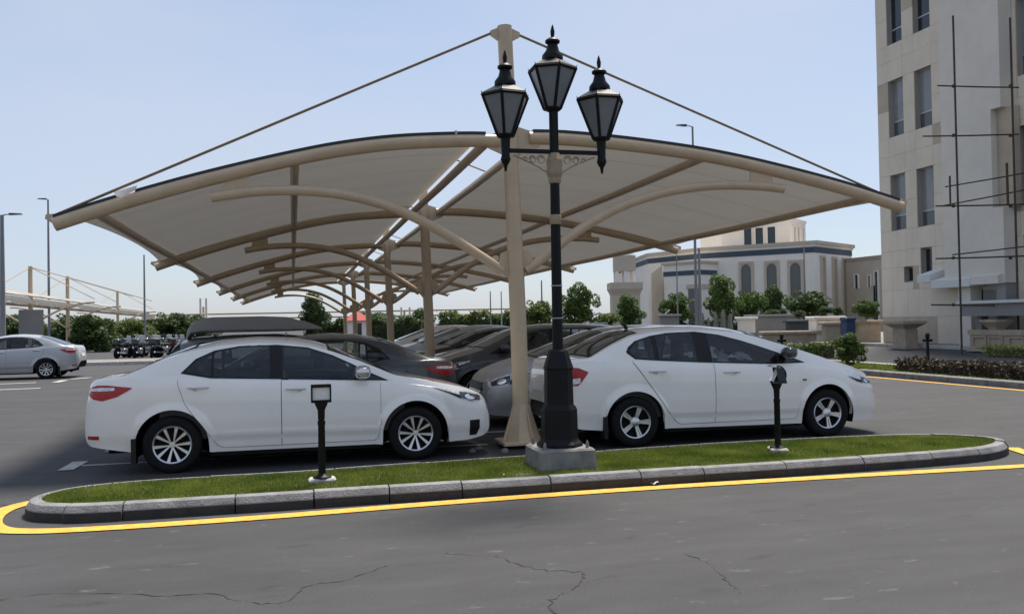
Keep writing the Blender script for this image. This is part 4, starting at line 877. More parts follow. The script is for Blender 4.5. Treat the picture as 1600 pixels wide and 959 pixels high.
tag(MB().lathe([(.012, 0), (.02, .01), (.01, .025)], 6, (1.95, 8.28)).build('litter', 'chalk', None), 'small white scrap on the lawn left of the lamp plinth', 'litter').location.z = .115

# ------------------------------------------------------------------ trees and hedges
def leaf_cloud(n, fn, size, seed=0):
    r = np.random.default_rng(seed); P = fn(n, r); n = len(P)
    q = r.normal(size=(n, 3)); q[:, 2] = np.abs(q[:, 2])+.3; q /= np.linalg.norm(q, axis=1)[:, None]
    a = np.cross(q, r.normal(size=(n, 3))); a /= np.linalg.norm(a, axis=1)[:, None]; b = np.cross(q, a)
    s_ = size*r.uniform(.6, 1.4, (n, 1)); l = s_*r.uniform(1.0, 1.8, (n, 1))
    return np.stack([P-a*l*.5, P-b*s_*.45, P+a*l*.5, P+b*s_*.45], 1).reshape(-1, 3)
def crown_fn(seed, blobs=16, flat=1.0):
    rr = np.random.default_rng(seed); C = []
    for k in range(blobs):
        v = rr.normal(size=3); v /= np.linalg.norm(v); C.append((v*rr.uniform(.2, .84)*np.array([1, 1, flat]), rr.uniform(.13, .34)))
    C.append((np.zeros(3), .46)); C.append((np.array([.1, 0, -.35]), .4))
    def fn(n, r):
        out = []; w = np.array([c[1]**2 for c in C]); w /= w.sum()
        idx = r.choice(len(C), n, p=w)
        for i_ in range(n):
            c, ra = C[idx[i_]]; v = r.normal(size=3); v /= np.linalg.norm(v); out.append(c+v*ra*r.uniform(.55, 1.04)**.6)
        return np.array(out)
    return fn
CROWNS = [raw('crown', leaf_cloud(8000, crown_fn(11+k, 34+4*k), .075, k), 4, 'leaf', obj=False) for k in range(5)]
for me in CROWNS: me.polygons.foreach_set('use_smooth', [False]*len(me.polygons))
def trunk_mesh(seed):
    r = random.Random(seed); mb = MB(); mb.tube([(0, 0, 0), (.04, .02, .3), (-.02, .03, .62), (0, 0, .95)], [.055, .045, .036, .02], 7)
    for k in range(6):
        a = k*1.05+r.random(); z = .42+.08*k; mb.tube([(0, 0, z), (.2*math.cos(a), .2*math.sin(a), z+.16), (.42*math.cos(a), .42*math.sin(a), z+.30)], [.024, .016, .006], 5)
    return mb.mesh('trunk', True)
TRUNKS = [trunk_mesh(k) for k in range(2)]
tcount = 0
def tree(px, ptop, d, wpx, label, m='leaf', pbot=None, group=None, name='tree', z0=0, cat='tree'):
    global tcount; tcount += 1
    p = at(px, ptop, d); top = p.z; w = wpx*d/FPX; base = at(px, pbot, d).z if pbot else z0+.45*(top-z0)
    t = thing(name, label, cat, (p.x, p.y, z0), 0, group)
    c = put('crown', CROWNS[tcount % 5], m, t); ch = (top-base)/2; c.location.z = base+ch-z0; c.scale = (w/2*1.38, w/2*1.38, ch*1.1); c.rotation_euler.z = tcount*1.3
    k = put('trunk', TRUNKS[tcount % 2], 'bark', t); hh = base-z0+ch*1.1; k.scale = (w*.42, w*.42, hh); return t
gt = 'trees behind the car park'
for a in ((1128, 433, 62, 50, 'tall bushy tree before the white hall, left of its arched windows', 'leaf', 506), (1172, 450, 63, 42, 'leafy tree under the leftmost arched window of the hall', 'leaf', 506), (1207, 452, 64, 40, 'round tree under the middle arched window', 'leafd', 506),
          (1262, 453, 60, 56, 'dark dense tree under the rightmost arched window beside the niches', 'leafd', 500), (1060, 455, 66, 44, 'small tree before the hall entrance at its left wing', 'leaf', 505),
          (982, 463, 60, 40, 'green tree in front of the minaret base', 'leaf', 512), (948, 486, 58, 36, 'low light green tree left of the minaret', 'leafl', 515), (903, 449, 56, 56, 'tall tree right behind the lamp post', 'leaf', 512),
          (840, 468, 57, 44, 'tree between the front canopy pole and the lamp post', 'leafl', 512), (1355, 466, 45, 34, 'small tree between the hall and the grey building', 'leaf', 500),
          (148, 497, 62, 66, 'dark bushy tree under the bare frame, left of the motorcycles', 'leafd', 552), (122, 486, 70, 70, 'large dark tree behind the bare shade poles at far left', 'leafd', 545),
          (205, 503, 74, 60, 'light green bush tree behind the motorcycles', 'leafl', 545), (268, 487, 84, 52, 'dark tree under the far beams, right of the light pole', 'leafd', 532), (305, 490, 90, 46, 'dark tree beside the paired white posts', 'leafd', 532),
          (490, 460, 75, 40, 'tree rising over the far beams behind the roof box', 'leafd', 520), (585, 484, 80, 60, 'dark tree beside the red roofed kiosk', 'leafd', 525), (655, 486, 85, 44, 'dark tree behind the second canopy pole', 'leafd', 525),
          (240, 500, 95, 50, 'pale tree behind the light pole', 'leafl', 540), (20, 490, 72, 60, 'dark tree behind the blank sign at the left edge', 'leafd', 545)):
    tree(a[0], a[1], a[2], a[3], a[4], a[5], a[6], gt)
tree(1325, 522, 24.5, 44, 'leafy shrub on the median in front of the blue bin', 'leaf', 568, None, 'shrub', .1, 'shrub')
def hedge(p0, p1, w, h, z0, m, label, n, size, name='hedge'):
    a = Vector(p0); b = Vector(p1); d = b-a; ln = d.length; t = thing(name, label, 'hedge', (a.x, a.y, z0), math.atan2(d.y, d.x))
    def fn(n_, r):
        u = r.uniform(0, 1, (n_, 3)); f = r.integers(0, 4, n_)
        P = np.stack([u[:, 0]*ln, (u[:, 1]-.5)*w, .05+u[:, 2]*h], 1)
        P[f == 0, 2] = h*(.92+.08*u[f == 0, 2]); P[f == 1, 1] = -w/2; P[:, 2] *= 1+.10*np.sin(P[:, 0]*2.3)+.05*np.sin(P[:, 0]*7); P += r.normal(size=P.shape)*size*.5
        P[:, 2] = np.maximum(P[:, 2], .02); return P
    raw('foliage', leaf_cloud(n, fn, size, int(ln*7)), 4, m, t)
    MB().box(.05, ln-.05, -w/2+.12, w/2-.12, 0, h*.82).build('twig_core', 'bark', t); return t
hedge((15.55, 14.0), (15.75, 20.3), .7, .27, .1, 'hedgeb', 'clipped dark brown hedge on the median by the kerb', 9000, .055) if M.setdefault('hedgeb', foliage('hedge_brown_leaf', (.022, .017, .010), (.058, .04, .022))) else None
P = at(1180, 530, 34); Q = at(1300, 535, 31); hedge((P.x, P.y), (Q.x, Q.y), .6, .45, .1, 'leafl', 'low bright green hedge beyond the right sedan', 5000, .07)
P = at(1040, 500, 66); Q = at(1330, 500, 62); hedge((P.x, P.y), (Q.x, Q.y), 1.0, 1.25, 0, 'leafd', 'dark hedge at the foot of the hall walls', 9000, .13)
P = at(690, 500, 72); Q = at(830, 500, 70); hedge((P.x, P.y), (Q.x, Q.y), 1.5, 2.2, 0, 'leafl', 'long green hedge behind the dark cars', 9000, .16)
P = at(480, 505, 78); Q = at(660, 505, 78); hedge((P.x, P.y), (Q.x, Q.y), 1.5, 1.9, 0, 'leafd', 'dark hedge beside the kiosk', 8000, .17)
P = at(-30, 530, 100); Q = at(340, 530, 100); hedge((P.x, P.y), (Q.x, Q.y), 2, 2.3, 0, 'leaf', 'long hedge row behind the motorcycles', 12000, .22)
P = at(1545, 540, 25.2); Q = at(1600, 540, 24.2); hedge((P.x, P.y), (P.x+.1, P.y-2.2), .5, .28, .35, 'leafl', 'small bright green hedge before the panelled planter', 2500, .04)
for (px, py, d, w), lb in zip(((1205, 482, 48, 24), (1223, 483, 48, 16), (1248, 484, 47, 18), (1290, 478, 46, 20), (1308, 480, 45, 16)), ('leftmost and widest', 'second from left', 'middle', 'fourth from left', 'rightmost')):
    tree(px, py, d, w, lb+' of the clipped round shrubs on the ledge wall', 'leafd', py+13, 'round shrubs on the ledge wall', 'shrub', .9, 'shrub')

# ------------------------------------------------------------------ grey building on the right (facade faces -X at x = 24)
BX = 24.0; bld = thing('office_building', 'tall grey stone clad building behind scaffolding at the right edge', 'building', (BX, 28, 0))
def wall_open(mb, ya, yb, za, zb_, holes, x, depth):     # wall facing -X with openings and their reveals
    ys = sorted({ya, yb, *[v for h in holes for v in h[:2]]}); zs_ = sorted({za, zb_, *[v for h in holes for v in h[2:4]]})
    for y0, y1 in zip(ys, ys[1:]):
        for z0, z1 in zip(zs_, zs_[1:]):
            cy_, cz_ = (y0+y1)/2, (z0+z1)/2
            if any(h[0] < cy_ < h[1] and h[2] < cz_ < h[3] for h in holes): continue
            mb.add([(x, y0, z0), (x, y1, z0), (x, y1, z1), (x, y0, z1)], [(0, 3, 2, 1)])
    for y0, y1, z0, z1 in holes:
        q = [(y0, z0), (y1, z0), (y1, z1), (y0, z1)]
        for (a, b), (c, d) in zip(q, q[1:]+q[:1]): mb.add([(x, a, b), (x, c, d), (x+depth, c, d), (x+depth, a, b)], [(0, 1, 2, 3)])
holes = []
for z0, z1 in ((12.68, 15.0), (8.88, 11.2), (5.03, 7.32)): holes += [(30.52-28, 31.43-28, z0, z1), (28.9-28, 29.86-28, z0, z1)]
holes += [(y_-28, y_-27, z0, z1) for y_ in (20.9, 18.4, 15.6) for z0, z1 in ((12.68, 15.0), (8.88, 11.2), (5.03, 7.32), (1.5, 3.6))]
small = [(30.2-28, 30.74-28, 2.9, 3.52), (29.1-28, 29.74-28, 2.85, 4.2)]
near = [(23.3-28, 24.78-28, 9.6, 12.3), (23.3-28, 24.82-28, 5.2, 7.9), (23.3-28, 24.7-28, 1.5, 4.2)]
door = [(26.55-28, 27.55-28, .42, 2.45)]
allh = holes+small+near+door
wb_ = MB(); wall_open(wb_, 14-28, 32.12-28, .3, 18, allh, .03, .30)
wb_.add([(.03, 4.12, .3), (12, 4.12, .3), (12, 4.12, 18), (.03, 4.12, 18), (12, -14, .3), (12, -14, 18), (.03, -14, .3), (.03, -14, 18)], [(0, 1, 2, 3), (1, 4, 5, 2), (4, 6, 7, 5), (3, 2, 5, 7)])
wb_.box(.34, .38, -14, 4.0, .4, 17.9)
wb_.build('wall', 'joint', bld)
ysE = [-14, -11, -8.5, -6, -4.7, -3.2, -1.45, -.45, .9, 1.86, 2.52, 3.43, 4.12]; zsE = [.45, 1.5, 2.6, 3.52, 4.2, 5.03, 6.2, 7.32, 8.1, 8.88, 10.0, 11.2, 12.0, 12.68, 13.8, 15, 16.4, 17.98]
for iy, (y0, y1) in enumerate(zip(ysE, ysE[1:])):      # cladding panels, cut round the openings
    for iz, (z0, z1) in enumerate(zip(zsE, zsE[1:])):
        cells = [(y0, y1, z0, z1)]
        for h in allh:
            nc = []
            for c in cells:
                a, b, d, e = max(c[0], h[0]), min(c[1], h[1]), max(c[2], h[2]), min(c[3], h[3])
                if a >= b-1e-6 or d >= e-1e-6: nc.append(c); continue
                nc += [q for q in ((c[0], a, c[2], c[3]), (b, c[1], c[2], c[3]), (a, b, c[2], d), (a, b, e, c[3])) if q[1]-q[0] > .04 and q[3]-q[2] > .04]
            cells = nc
        for c in cells:
            e = .004; px_ = -random.uniform(0, .004)
            MB().box(px_, .029, c[0]+e, c[1]-e, c[2]+e, c[3]-e).build('panel', 'wallA2' if (z1 < 2.7 and y0 > 0 and iz < 1) or random.random() < .03 else 'wallA', bld)
for h in holes+small+near:
    y0, y1, z0, z1 = h; big = z1-z0 > 1.5
    fr = MB(); t_ = .05
    fr.box(.20, .26, y0, y0+t_, z0, z1); fr.box(.20, .26, y1-t_, y1, z0, z1); fr.box(.20, .26, y0+t_, y1-t_, z0, z0+t_); fr.box(.20, .26, y0+t_, y1-t_, z1-t_, z1)
    zm = z0+(z1-z0)*.27
    if big: fr.box(.195, .26, y0+t_, y1-t_, zm-.03, zm+.03)
    w = fr.build('window', 'alu', bld)
    mk = 'winD' if z0 > 12 or not big else 'winA'
    if big: MB().box(.225, .235, y0+t_, y1-t_, zm+.03, z1-t_).build('pane', mk, w); MB().box(.225, .235, y0+t_, y1-t_, z0+t_, zm-.03).build('pane', 'winD' if z0 > 12 else 'winA2', w)
    else: MB().box(.225, .235, y0+t_, y1-t_, z0+t_, z1-t_).build('pane', mk, w)
# plastered bay with a notch, service door, awnings
mb = MB(); mb.box(-.55, -.02, -2.6, -.2, 2.62, 17.9); mb.box(-.55, -.02, -3.05, -2.6, 8.6, 17.9); mb.box(-.55, -.02, -3.05, -2.6, 2.62, 5.2); mb.build('bay', 'plaster', bld)
mb = MB().box(-.3, -.02, -3.3, -2.62, 5.2, 8.6); mb.build('bay', 'wallA2', bld)
mb = MB().box(-.5, -.02, -1.4, -.8, .42, 2.6); mb.build('porch_wall', 'plaster', bld)
MB().box(-.5, -.02, -3.0, -2.6, .42, 2.6).build('porch_wall', 'grey_wall', bld)
MB().box(.02, .1, -1.38, -.5, .42, 2.4).build('door', 'winD', bld)
MB().box(-.12, -.04, -2.58, -1.6, .42, 2.4).build('door', 'grey_wall', bld)
def awning(y0, y1, z, m):
    MB().add([(0, y0, z), (0, y1, z), (-.75, y1, z-.22), (-.75, y0, z-.22), (-.75, y1, z-.5), (-.75, y0, z-.5), (0, y0, z-.5), (0, y1, z-.5)], [(0, 3, 2, 1), (3, 5, 4, 2), (0, 6, 5, 3), (1, 2, 4, 7), (6, 7, 4, 5)]).build('awning', m, bld)
awning(-1.65, .3, 3.05, 'awn'); awning(-2.95, -1.66, 3.1, 'plaster'); awning(.35, 1.05, 3.3, 'awn')
MB().box(-1.6, -.56, -5.2, -2.0, 1.92, 2.02).build('porch_slab', 'awn', bld); MB().box(-1.5, -.62, -5.1, -2.1, 1.5, 1.92).build('porch_slab', 'grey_wall', bld)
for y in (-2.2, -4.9): MB().box(-.9, -.62, y-.14, y+.14, .42, 1.5).build('porch_column', 'grey_wall', bld)
# scaffolding
s0 = at(1488, 535, 29.2); sc = thing('scaffold', 'rusty scaffold tubes standing in front of the grey building', 'scaffold', (s0.x, s0.y, 0)); SO = Vector((s0.x, s0.y, 0))
def sp(px, py, d=29.2): return at(px, py, d)-SO
def scbar(name, a_, b_, r): MB().tube([a_, a_.lerp(b_, .5)+Vector((0, 0, -.012)), b_], r, 8).build(name, 'rust', sc, True)
for px, y0 in ((1489, 25), (1578, 28)):
    top = sp(px, y0); scbar('upright', Vector((top.x, top.y, .2)), top, .033)
    for py in (135, 212, 322, 403, 476):
        q = sp(px, py); MB().lathe([(.045, q.z-.05), (.058, q.z), (.045, q.z+.05)], 6, (q.x, q.y-.02)).build('coupler', 'rust', sc)
for px0, py0, px1, py1 in ((1465, 134, 1592, 137), (1442, 213, 1592, 210), (1462, 322, 1610, 319), (1462, 404, 1625, 399), (1455, 476, 1625, 477)): scbar('ledger', sp(px0, py0, 29.13), sp(px1, py1, 29.13), .026)
for px0, py0, px1, py1 in ((1477, 292, 1625, 266), (1470, 322, 1625, 292), (1488, 398, 1625, 382)): scbar('brace', sp(px0, py0, 29.27), sp(px1, py1, 29.27), .022)
scbar('upright', sp(1484, 275, 29.1), sp(1485, 322, 29.1), .03); scbar('upright', sp(1573, 255, 29.1), sp(1575, 320, 29.1), .04)
# planters and pedestals in front of the building
def bowl_planter(x, y, z0, label, h=.95, m='sand'):
    t = thing('stone_planter', label, 'planter', (x, y, z0)); s_ = h/.95
    p = MB(); p.box(-.32*s_, .32*s_, -.4*s_, .4*s_, 0, .1*s_); p.box(-.25*s_, .25*s_, -.33*s_, .33*s_, .1*s_, .66*s_); p.build('pedestal', m, t)
    b = MB(); G = []
    for w, z in ((.27, .66), (.30, .72), (.48, .84), (.52, .86), (.52, .95), (.44, .95), (.4, .88)): G.append([(-w*.9*s_, -w*s_, z*s_), (w*.9*s_, -w*s_, z*s_), (w*.9*s_, w*s_, z*s_), (-w*.9*s_, w*s_, z*s_), (-w*.9*s_, -w*s_, z*s_)])
    b.grid([r for r in G]); b.build('bowl', m, t); return t
bowl_planter(22.55, 28.9, .3, 'square sandstone planter bowl on a pedestal beside the scaffold', 1.05)
bowl_planter(22.6, 32.6, .3, 'sandstone planter bowl at the corner of the grey building', 1.1)
t = thing('panelled_planter', 'sandstone planter block with sunken panels at the right edge', 'planter', (22.55, 24.4, .32))
MB().box(-.35, .35, -1.5, 1.0, 0, .08).build('base', 'sand', t); MB().box(-.27, .27, -1.4, .9, .08, .55).build('block', 'sand', t)
fr = MB().box(-.31, .31, -1.45, .95, .55, .72); fr.build('cap', 'sand', t)
for y in (-1.1, -.25, .45):
    f = MB(); f.box(-.31, -.272, y-.3, y+.3, .12, .17); f.box(-.31, -.272, y-.3, y+.3, .46, .52); f.box(-.31, -.272, y-.3, y-.25, .171, .459); f.box(-.31, -.272, y+.25, y+.3, .171, .459); f.build('panel_frame', 'sand', t)
G = [[(-w, -w, z), (w, -w, z), (w, w, z), (-w, w, z), (-w, -w, z)] for w, z in ((.16, .72), (.2, .8), (.36, .98), (.36, 1.06), (.3, 1.06), (.28, .98))]
MB().grid(G).build('bowl', 'sand', t)
# bollard lights on the median
for px, d, lab in ((1450, 25.5, 'black bollard lamp standing on the median before the scaffold'), (1222, 28, 'short black bollard lamp beyond the right sedan')):
    p = at(px, 560, d); t = thing('bollard_lamp', lab, 'bollard', (p.x, p.y, .08))
    MB().lathe([(.09, 0), (.06, .04), (.045, .08), (.04, .75)], 10).build('post', 'iron', t, True); MB().box(-.13, .13, -.05, .05, .72, .80).build('arm', 'iron', t); MB().lathe([(.03, .8), (.06, .84), (.06, .95), (.03, .98)], 8).build('lamp_head', 'iron', t)
# blue bin on a post, ledge walls, boxes behind the right sedan
p = at(1325, 512, 33); t = thing('blue_bin', 'tall blue plastic bin behind the median shrub', 'bin', (p.x, p.y, .2))
MB().cbox(-.2, .2, -.2, .2, .1, 1.2, .03).build('body', 'bin', t); MB().cbox(-.22, .22, -.22, .22, 1.2, 1.34, .03).build('lid', 'bin', t); MB().cbox(-.12, .12, -.12, .12, 0, .1, .02).build('foot', 'bin', t)
p = at(935, 512, 48); t = thing('blue_container', 'small blue box container right of the lamp post', 'container', (p.x, p.y, 0)); MB().cbox(-.4, .4, -.3, .3, .1, 1.35, .03).build('body', 'bin', t); MB().cbox(-.44, .44, -.34, .34, 1.35, 1.45, .02).build('lid', 'bin', t)
def ledge(px0, px1, py0, py1, d, m, label, depth=1.0, name='ledge_wall', cat='wall', cap=None):
    a = at(px0, py0, d); b = at(px1, py0, d); z1 = a.z*.5+b.z*.5; dv = b-a; ln = math.hypot(dv.x, dv.y); z0 = max(0, at(px0, py1, d).z)
    t = thing(name, label, cat, (a.x, a.y, z0), math.atan2(dv.y, dv.x)); MB().cbox(0, ln, 0, depth, -.3 if z0 < .3 else 0, z1-z0-.12, .02).build('block', m, t)
    MB().cbox(-.12, ln+.12, -.12, depth+.1, z1-z0-.118, z1-z0, .02).build('coping', cap or m, t); return t
ledge(1175, 1253, 491, 525, 47, 'grey_wall', 'long grey stone ledge before the trees of the hall', 1.2)
ledge(1275, 1316, 494, 532, 38, 'mosq', 'pale stone block left of the blue bin', 1.0, 'stone_block', 'block')
ledge(1290, 1313, 503, 534, 36.5, 'sand', 'sandstone panel block before the pale stone one', .5, 'stone_block', 'block')
ledge(1342, 1376, 500, 536, 38, 'sand', 'sandstone pedestal block right of the blue bin', .9, 'stone_block', 'block')
ledge(1034, 1061, 491, 512, 50, 'grey_wall', 'grey utility cabinet behind the right sedan roof', .8, 'utility_cabinet', 'cabinet')
ledge(1235, 1262, 500, 516, 44, 'galvd', 'dark cabinet in front of the grey ledge', .8, 'utility_cabinet', 'cabinet')
ledge(1155, 1180, 495, 520, 46, 'mosq', 'pale low wall panel left of the grey ledge', .4, 'stone_block', 'block')
ledge(1195, 1285, 517, 535, 38, 'sand', 'low sandstone wall behind the green hedge', .5, 'low_wall', 'wall')
for k_, (px, w, h) in enumerate(((1098, 7, 16), (1107, 6, 12), (1118, 8, 17), (1130, 9, 19), (1141, 8, 15))):
    p = at(px, 505, 50); mb = MB().lathe([(w*.018, 0), (w*.02, .15), (w*.013, h*.03), (w*.016, h*.045), (w*.006, h*.062)], 8); o = mb.build('stone_post', 'concrete', None, True); o.location = (p.x, p.y, .9)
    MB().lathe([(w*.025, -.9), (w*.022, 0)], 8).build('base', 'grey_wall', o)
    tag(o, ('leftmost', 'second', 'middle', 'fourth', 'rightmost')[k_]+' of five pale carved stone posts before the hall trees', 'stone post', 'carved stone posts')

# ------------------------------------------------------------------ the white hall with arched windows, its annex and the minaret base
A = at(1015, 500, 92); B = at(1095, 500, 86); C_ = at(1275, 500, 80); D_ = at(1333, 500, 86)
hall = thing('white_hall', 'white many sided hall with a blue band and tall arched windows', 'building', (0, 0, 0))
plan = [(A.x, A.y), (B.x, B.y), (C_.x, C_.y), (D_.x, D_.y), (D_.x-4, D_.y+22), (A.x+4, A.y+20)]
def off(poly, e):
    cx_ = sum(p[0] for p in poly)/len(poly); cy_ = sum(p[1] for p in poly)/len(poly); return [(cx_+(x-cx_)*(1+e), cy_+(y-cy_)*(1+e)) for x, y in poly]
zt = at(1275, 376, 80).z
MB().prism(plan, 0, zt).build('wall', 'mosq', hall); MB().prism(off(plan, .004), zt-1.05, zt-.55).build('band', 'blue', hall)
MB().prism(off(plan, .025), zt-.3, zt+.02).build('cornice', 'mosqtan', hall); MB().prism(off(plan, .012), zt-.5, zt-.3).build('cornice', 'mosq', hall)
def onwall(P0, P1, pc, w, z0, z1, kind):
    a = Vector((P0.x, P0.y, 0)); b = Vector((P1.x, P1.y, 0)); u = (b-a).normalized(); n = Vector((u.y, -u.x, 0))
    # intersection of the view through column pc with the wall line
    r_ = at(pc, 500, 1)-Vector((0, 0, EYE)); 
    den = r_.x*(-u.y)+r_.y*u.x; s_ = (a.x*(-u.y)+a.y*u.x)/den; c = Vector((r_.x*s_, r_.y*s_, 0))
    def Q(du, z, e): q = c+u*du+n*e; return (q.x, q.y, z)
    fr = MB(); t_ = .24 if kind != 'sq' else .08
    for du0, du1, za, zb__ in ((-w/2-t_, -w/2, z0, z1), (w/2, w/2+t_, z0, z1), (-w/2-t_, w/2+t_, z1, z1+t_)):
        fr.add([Q(du0, za, .0), Q(du1, za, .0), Q(du1, zb__, .0), Q(du0, zb__, .0), Q(du0, za, .16), Q(du1, za, .16), Q(du1, zb__, .16), Q(du0, zb__, .16)], [(4, 5, 6, 7), (0, 4, 7, 3), (1, 2, 6, 5), (3, 7, 6, 2), (0, 1, 5, 4)])
    if kind == 'arch':        # spandrel with an arched opening
        za = z1-.55*w; pts = [Q(-w/2, z1, .10), Q(w/2, z1, .10)]; arc = [Q(w/2*.92*math.cos(t), za+w*.5*math.sin(t), .10) for t in np.linspace(0, PI, 13)]
        fr.add([Q(w/2, z1, .1), Q(-w/2, z1, .1), Q(-w/2, za, .1)]+arc[::-1]+[Q(w/2, za, .1)], [tuple(range(17))])
    o = fr.build('window', 'mosqtan' if kind != 'sq' else 'mosq', hall)
    MB().add([Q(-w/2, z0, .03), Q(w/2, z0, .03), Q(w/2, z1, .03), Q(-w/2, z1, .03), Q(-w/2, z0, .01), Q(w/2, z0, .01), Q(w/2, z1, .01), Q(-w/2, z1, .01)], [(0, 1, 2, 3), (4, 7, 6, 5)]).build('pane', {'arch': 'winA2', 'niche': 'wallA2', 'sq': 'winD'}[kind], o)
for pc in (1168, 1208, 1245): onwall(B, C_, pc, .95, .6, at(pc, 412, 83).z, 'arch')
for pc in (1287, 1305, 1321): onwall(C_, D_, pc, .55, .6, at(pc, 405, 83).z, 'niche')
# entrance block of the left wing
e0, e1 = at(1050, 500, 87), at(1108, 500, 84); u = (e1-e0); ez = at(1080, 412, 86).z
t_ = math.atan2(u.y, u.x); ln = math.hypot(u.x, u.y)
ent = MB(); ent.box(0, ln, -1.2, 2, 0, ez); eo = ent.build('entrance_block', 'mosq', hall); eo.location = (e0.x, e0.y, 0); eo.rotation_euler.z = t_
for nm, m, z0, z1, e in (('band', 'blue', ez-1.2, ez-.75, .05), ('cornice', 'mosqtan', ez-.1, ez+.12, .2), ('cornice', 'mosqtan', ez-2.5, ez-2.1, .12)):
    MB().box(-e if z0 > ez-2 else ln*.62, ln+e, -1.2-e, 1.8, z0, z1).build(nm, m, eo)
MB().box(ln*.66, ln-.25, -1.27, -1.1, .3, ez-2.52).build('door', 'winA2', eo)
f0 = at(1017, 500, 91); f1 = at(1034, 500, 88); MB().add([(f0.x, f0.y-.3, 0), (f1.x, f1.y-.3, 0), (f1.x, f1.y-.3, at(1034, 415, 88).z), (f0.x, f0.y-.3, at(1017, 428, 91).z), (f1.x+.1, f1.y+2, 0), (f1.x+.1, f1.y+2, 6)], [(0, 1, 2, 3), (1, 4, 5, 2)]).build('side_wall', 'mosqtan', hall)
for k_ in range(3):
    o = MB().box(0, 1.3, -.06, .1, 3.9, 4.6).build('window', 'winA2', hall); q = at(1041, 440, 88); o.location = (q.x, q.y-.25, 0) if k_ == 0 else (q.x, q.y, -20-k_); 
    if k_: bpy.data.objects.remove(o)
# upper storey drum
u0, u1, u2 = at(1130, 500, 92), at(1238, 500, 88), at(1262, 500, 92); zt2 = at(1200, 352, 90).z; zt3 = at(1250, 357, 90).z
up = [(u0.x, u0.y), (u1.x, u1.y), (u2.x, u2.y), (u2.x-2, u2.y+9), (u0.x+2, u0.y+9)]
MB().prism(up, zt, zt2+.3).build('upper_wall', 'mosq', hall); MB().prism(off(up, .02), zt2+.3, zt2+.55).build('cornice', 'mosq', hall)
MB().lathe([(2.6, zt2+.5), (2.5, zt2+1.2), (1.9, zt2+2.3), (1.0, zt2+3.0), (.1, zt2+3.3)], 20, ((u0.x+u1.x)/2, u1.y+5)).build('dome', 'mosq', hall, True)
for pc in (1172, 1190, 1209): onwall(u0, u1, pc, .8, zt+.25, zt2-.25, 'sq')
for pc in (1243, 1249, 1256): onwall(u1, u2, pc, .45, zt+.25, zt2-.25, 'sq')
# annex between the hall and the grey building
ax = thing('beige_annex', 'low beige wing with narrow windows between the hall and the grey building', 'building', (0, 0, 0))
a0, a1 = at(1325, 500, 84), at(1400, 500, 78); za = at(1360, 406, 81).z
pl_ = [(a0.x, a0.y), (a1.x, a1.y), (a1.x+2, a1.y+14), (a0.x+2, a0.y+14)]
MB().prism(pl_, 0, za).build('wall', 'mosqtan', ax); MB().prism(off(pl_, .03), za, za+.35).build('cornice', 'sand', ax)
ho = hall; hall = ax
for pc, w, zz0, zz1 in ((1341, .45, 450, 428), (1361, .3, 448, 430), (1372, .4, 500, 425)): onwall(a0, a1, pc, w, at(pc, zz0, 81).z, at(pc, zz1, 81).z, 'sq')
hall = ho
# minaret
mn = thing('minaret', 'square beige minaret base with corbelled balcony left of the hall', 'minaret', (at(977, 500, 88).x, at(977, 500, 88).y, 0), -YAW)
zq = lambda y: at(977, y, 88).z; s_ = 88/FPX
MB().box(-21*s_, 21*s_, -21*s_, 21*s_, 0, zq(462)).build('shaft', 'mosqtan', mn)
G = [[(-w*s_, -w*s_, zq(y)), (w*s_, -w*s_, zq(y)), (w*s_, w*s_, zq(y)), (-w*s_, w*s_, zq(y)), (-w*s_, -w*s_, zq(y))] for w, y in ((20, 464), (22, 458), (25, 452), (25, 442), (20, 442))]
MB().grid(G).build('balcony', 'mosqtan', mn)
for sx in (-1, 0, 1):
    for sy in (-1, 1): MB().box((sx*13-2.4)*s_, (sx*13+2.4)*s_, (sy*12-2.4)*s_, (sy*12+2.4)*s_, zq(443), zq(424)).build('column', 'mosq', mn)
MB().box(-16*s_, 16*s_, -15*s_, 15*s_, zq(424), zq(400)).build('upper_shaft', 'mosqtan', mn); MB().lathe([(15*s_, zq(400)), (14*s_, zq(385)), (8*s_, zq(370)), (.1, zq(360))], 16).build('cap', 'mosq', mn, True)
for y in (435, 470): MB().box(-9*s_, 9*s_, -21.4*s_, -20.9*s_, zq(500), zq(475)).build('panel', 'sand', mn) if y == 470 else None

# ------------------------------------------------------------------ light poles, bare shade frames, kiosk, sign, motorcycles, far walls
def light_pole(px, ptop, d, label, arm, r=.07, m='galv', head=True):
    p = at(px, ptop, d); t = thing('light_pole', label, 'light pole', (p.x, p.y, 0)); MB().tube([(0, 0, 0), (0, 0, p.z*.5), (0, 0, p.z)], [r, r*.85, r*.6], 10).build('pole', m, t, True)
    if head:
        ar = MB().tube([(0, 0, p.z-.03), (arm*.5, -arm*.12*0, p.z+.03), (arm, 0, p.z+.02)], [.03, .028, .025], 6); ar.build('arm', m, t, True)
        s1 = 1 if arm > 0 else -1
        MB().add([(arm, -.12, p.z+.0), (arm+s1*.55, -.1, p.z+.03), (arm+s1*.55, .1, p.z+.03), (arm, .12, p.z+.0), (arm, -.1, p.z+.09), (arm+s1*.5, -.06, p.z+.08), (arm+s1*.5, .06, p.z+.08), (arm, .1, p.z+.09)], [(0, 3, 2, 1), (4, 5, 6, 7), (0, 1, 5, 4), (1, 2, 6, 5), (2, 3, 7, 6), (3, 0, 4, 7)]).build('lamp_head', 'galvd', t)
    return t
light_pole(75, 312, 60, 'tall thin light pole behind the left tip of the canopy', -.1, .09)
light_pole(3, 336, 40, 'grey light pole at the left edge of the photo', .3, .13)
light_pole(225, 398, 70, 'thin grey pole rising behind the motorcycles', .1, .09, head=False)
light_pole(1082, 198, 45, 'street light with flat head rising above the right canopy wing', -.35, .08)
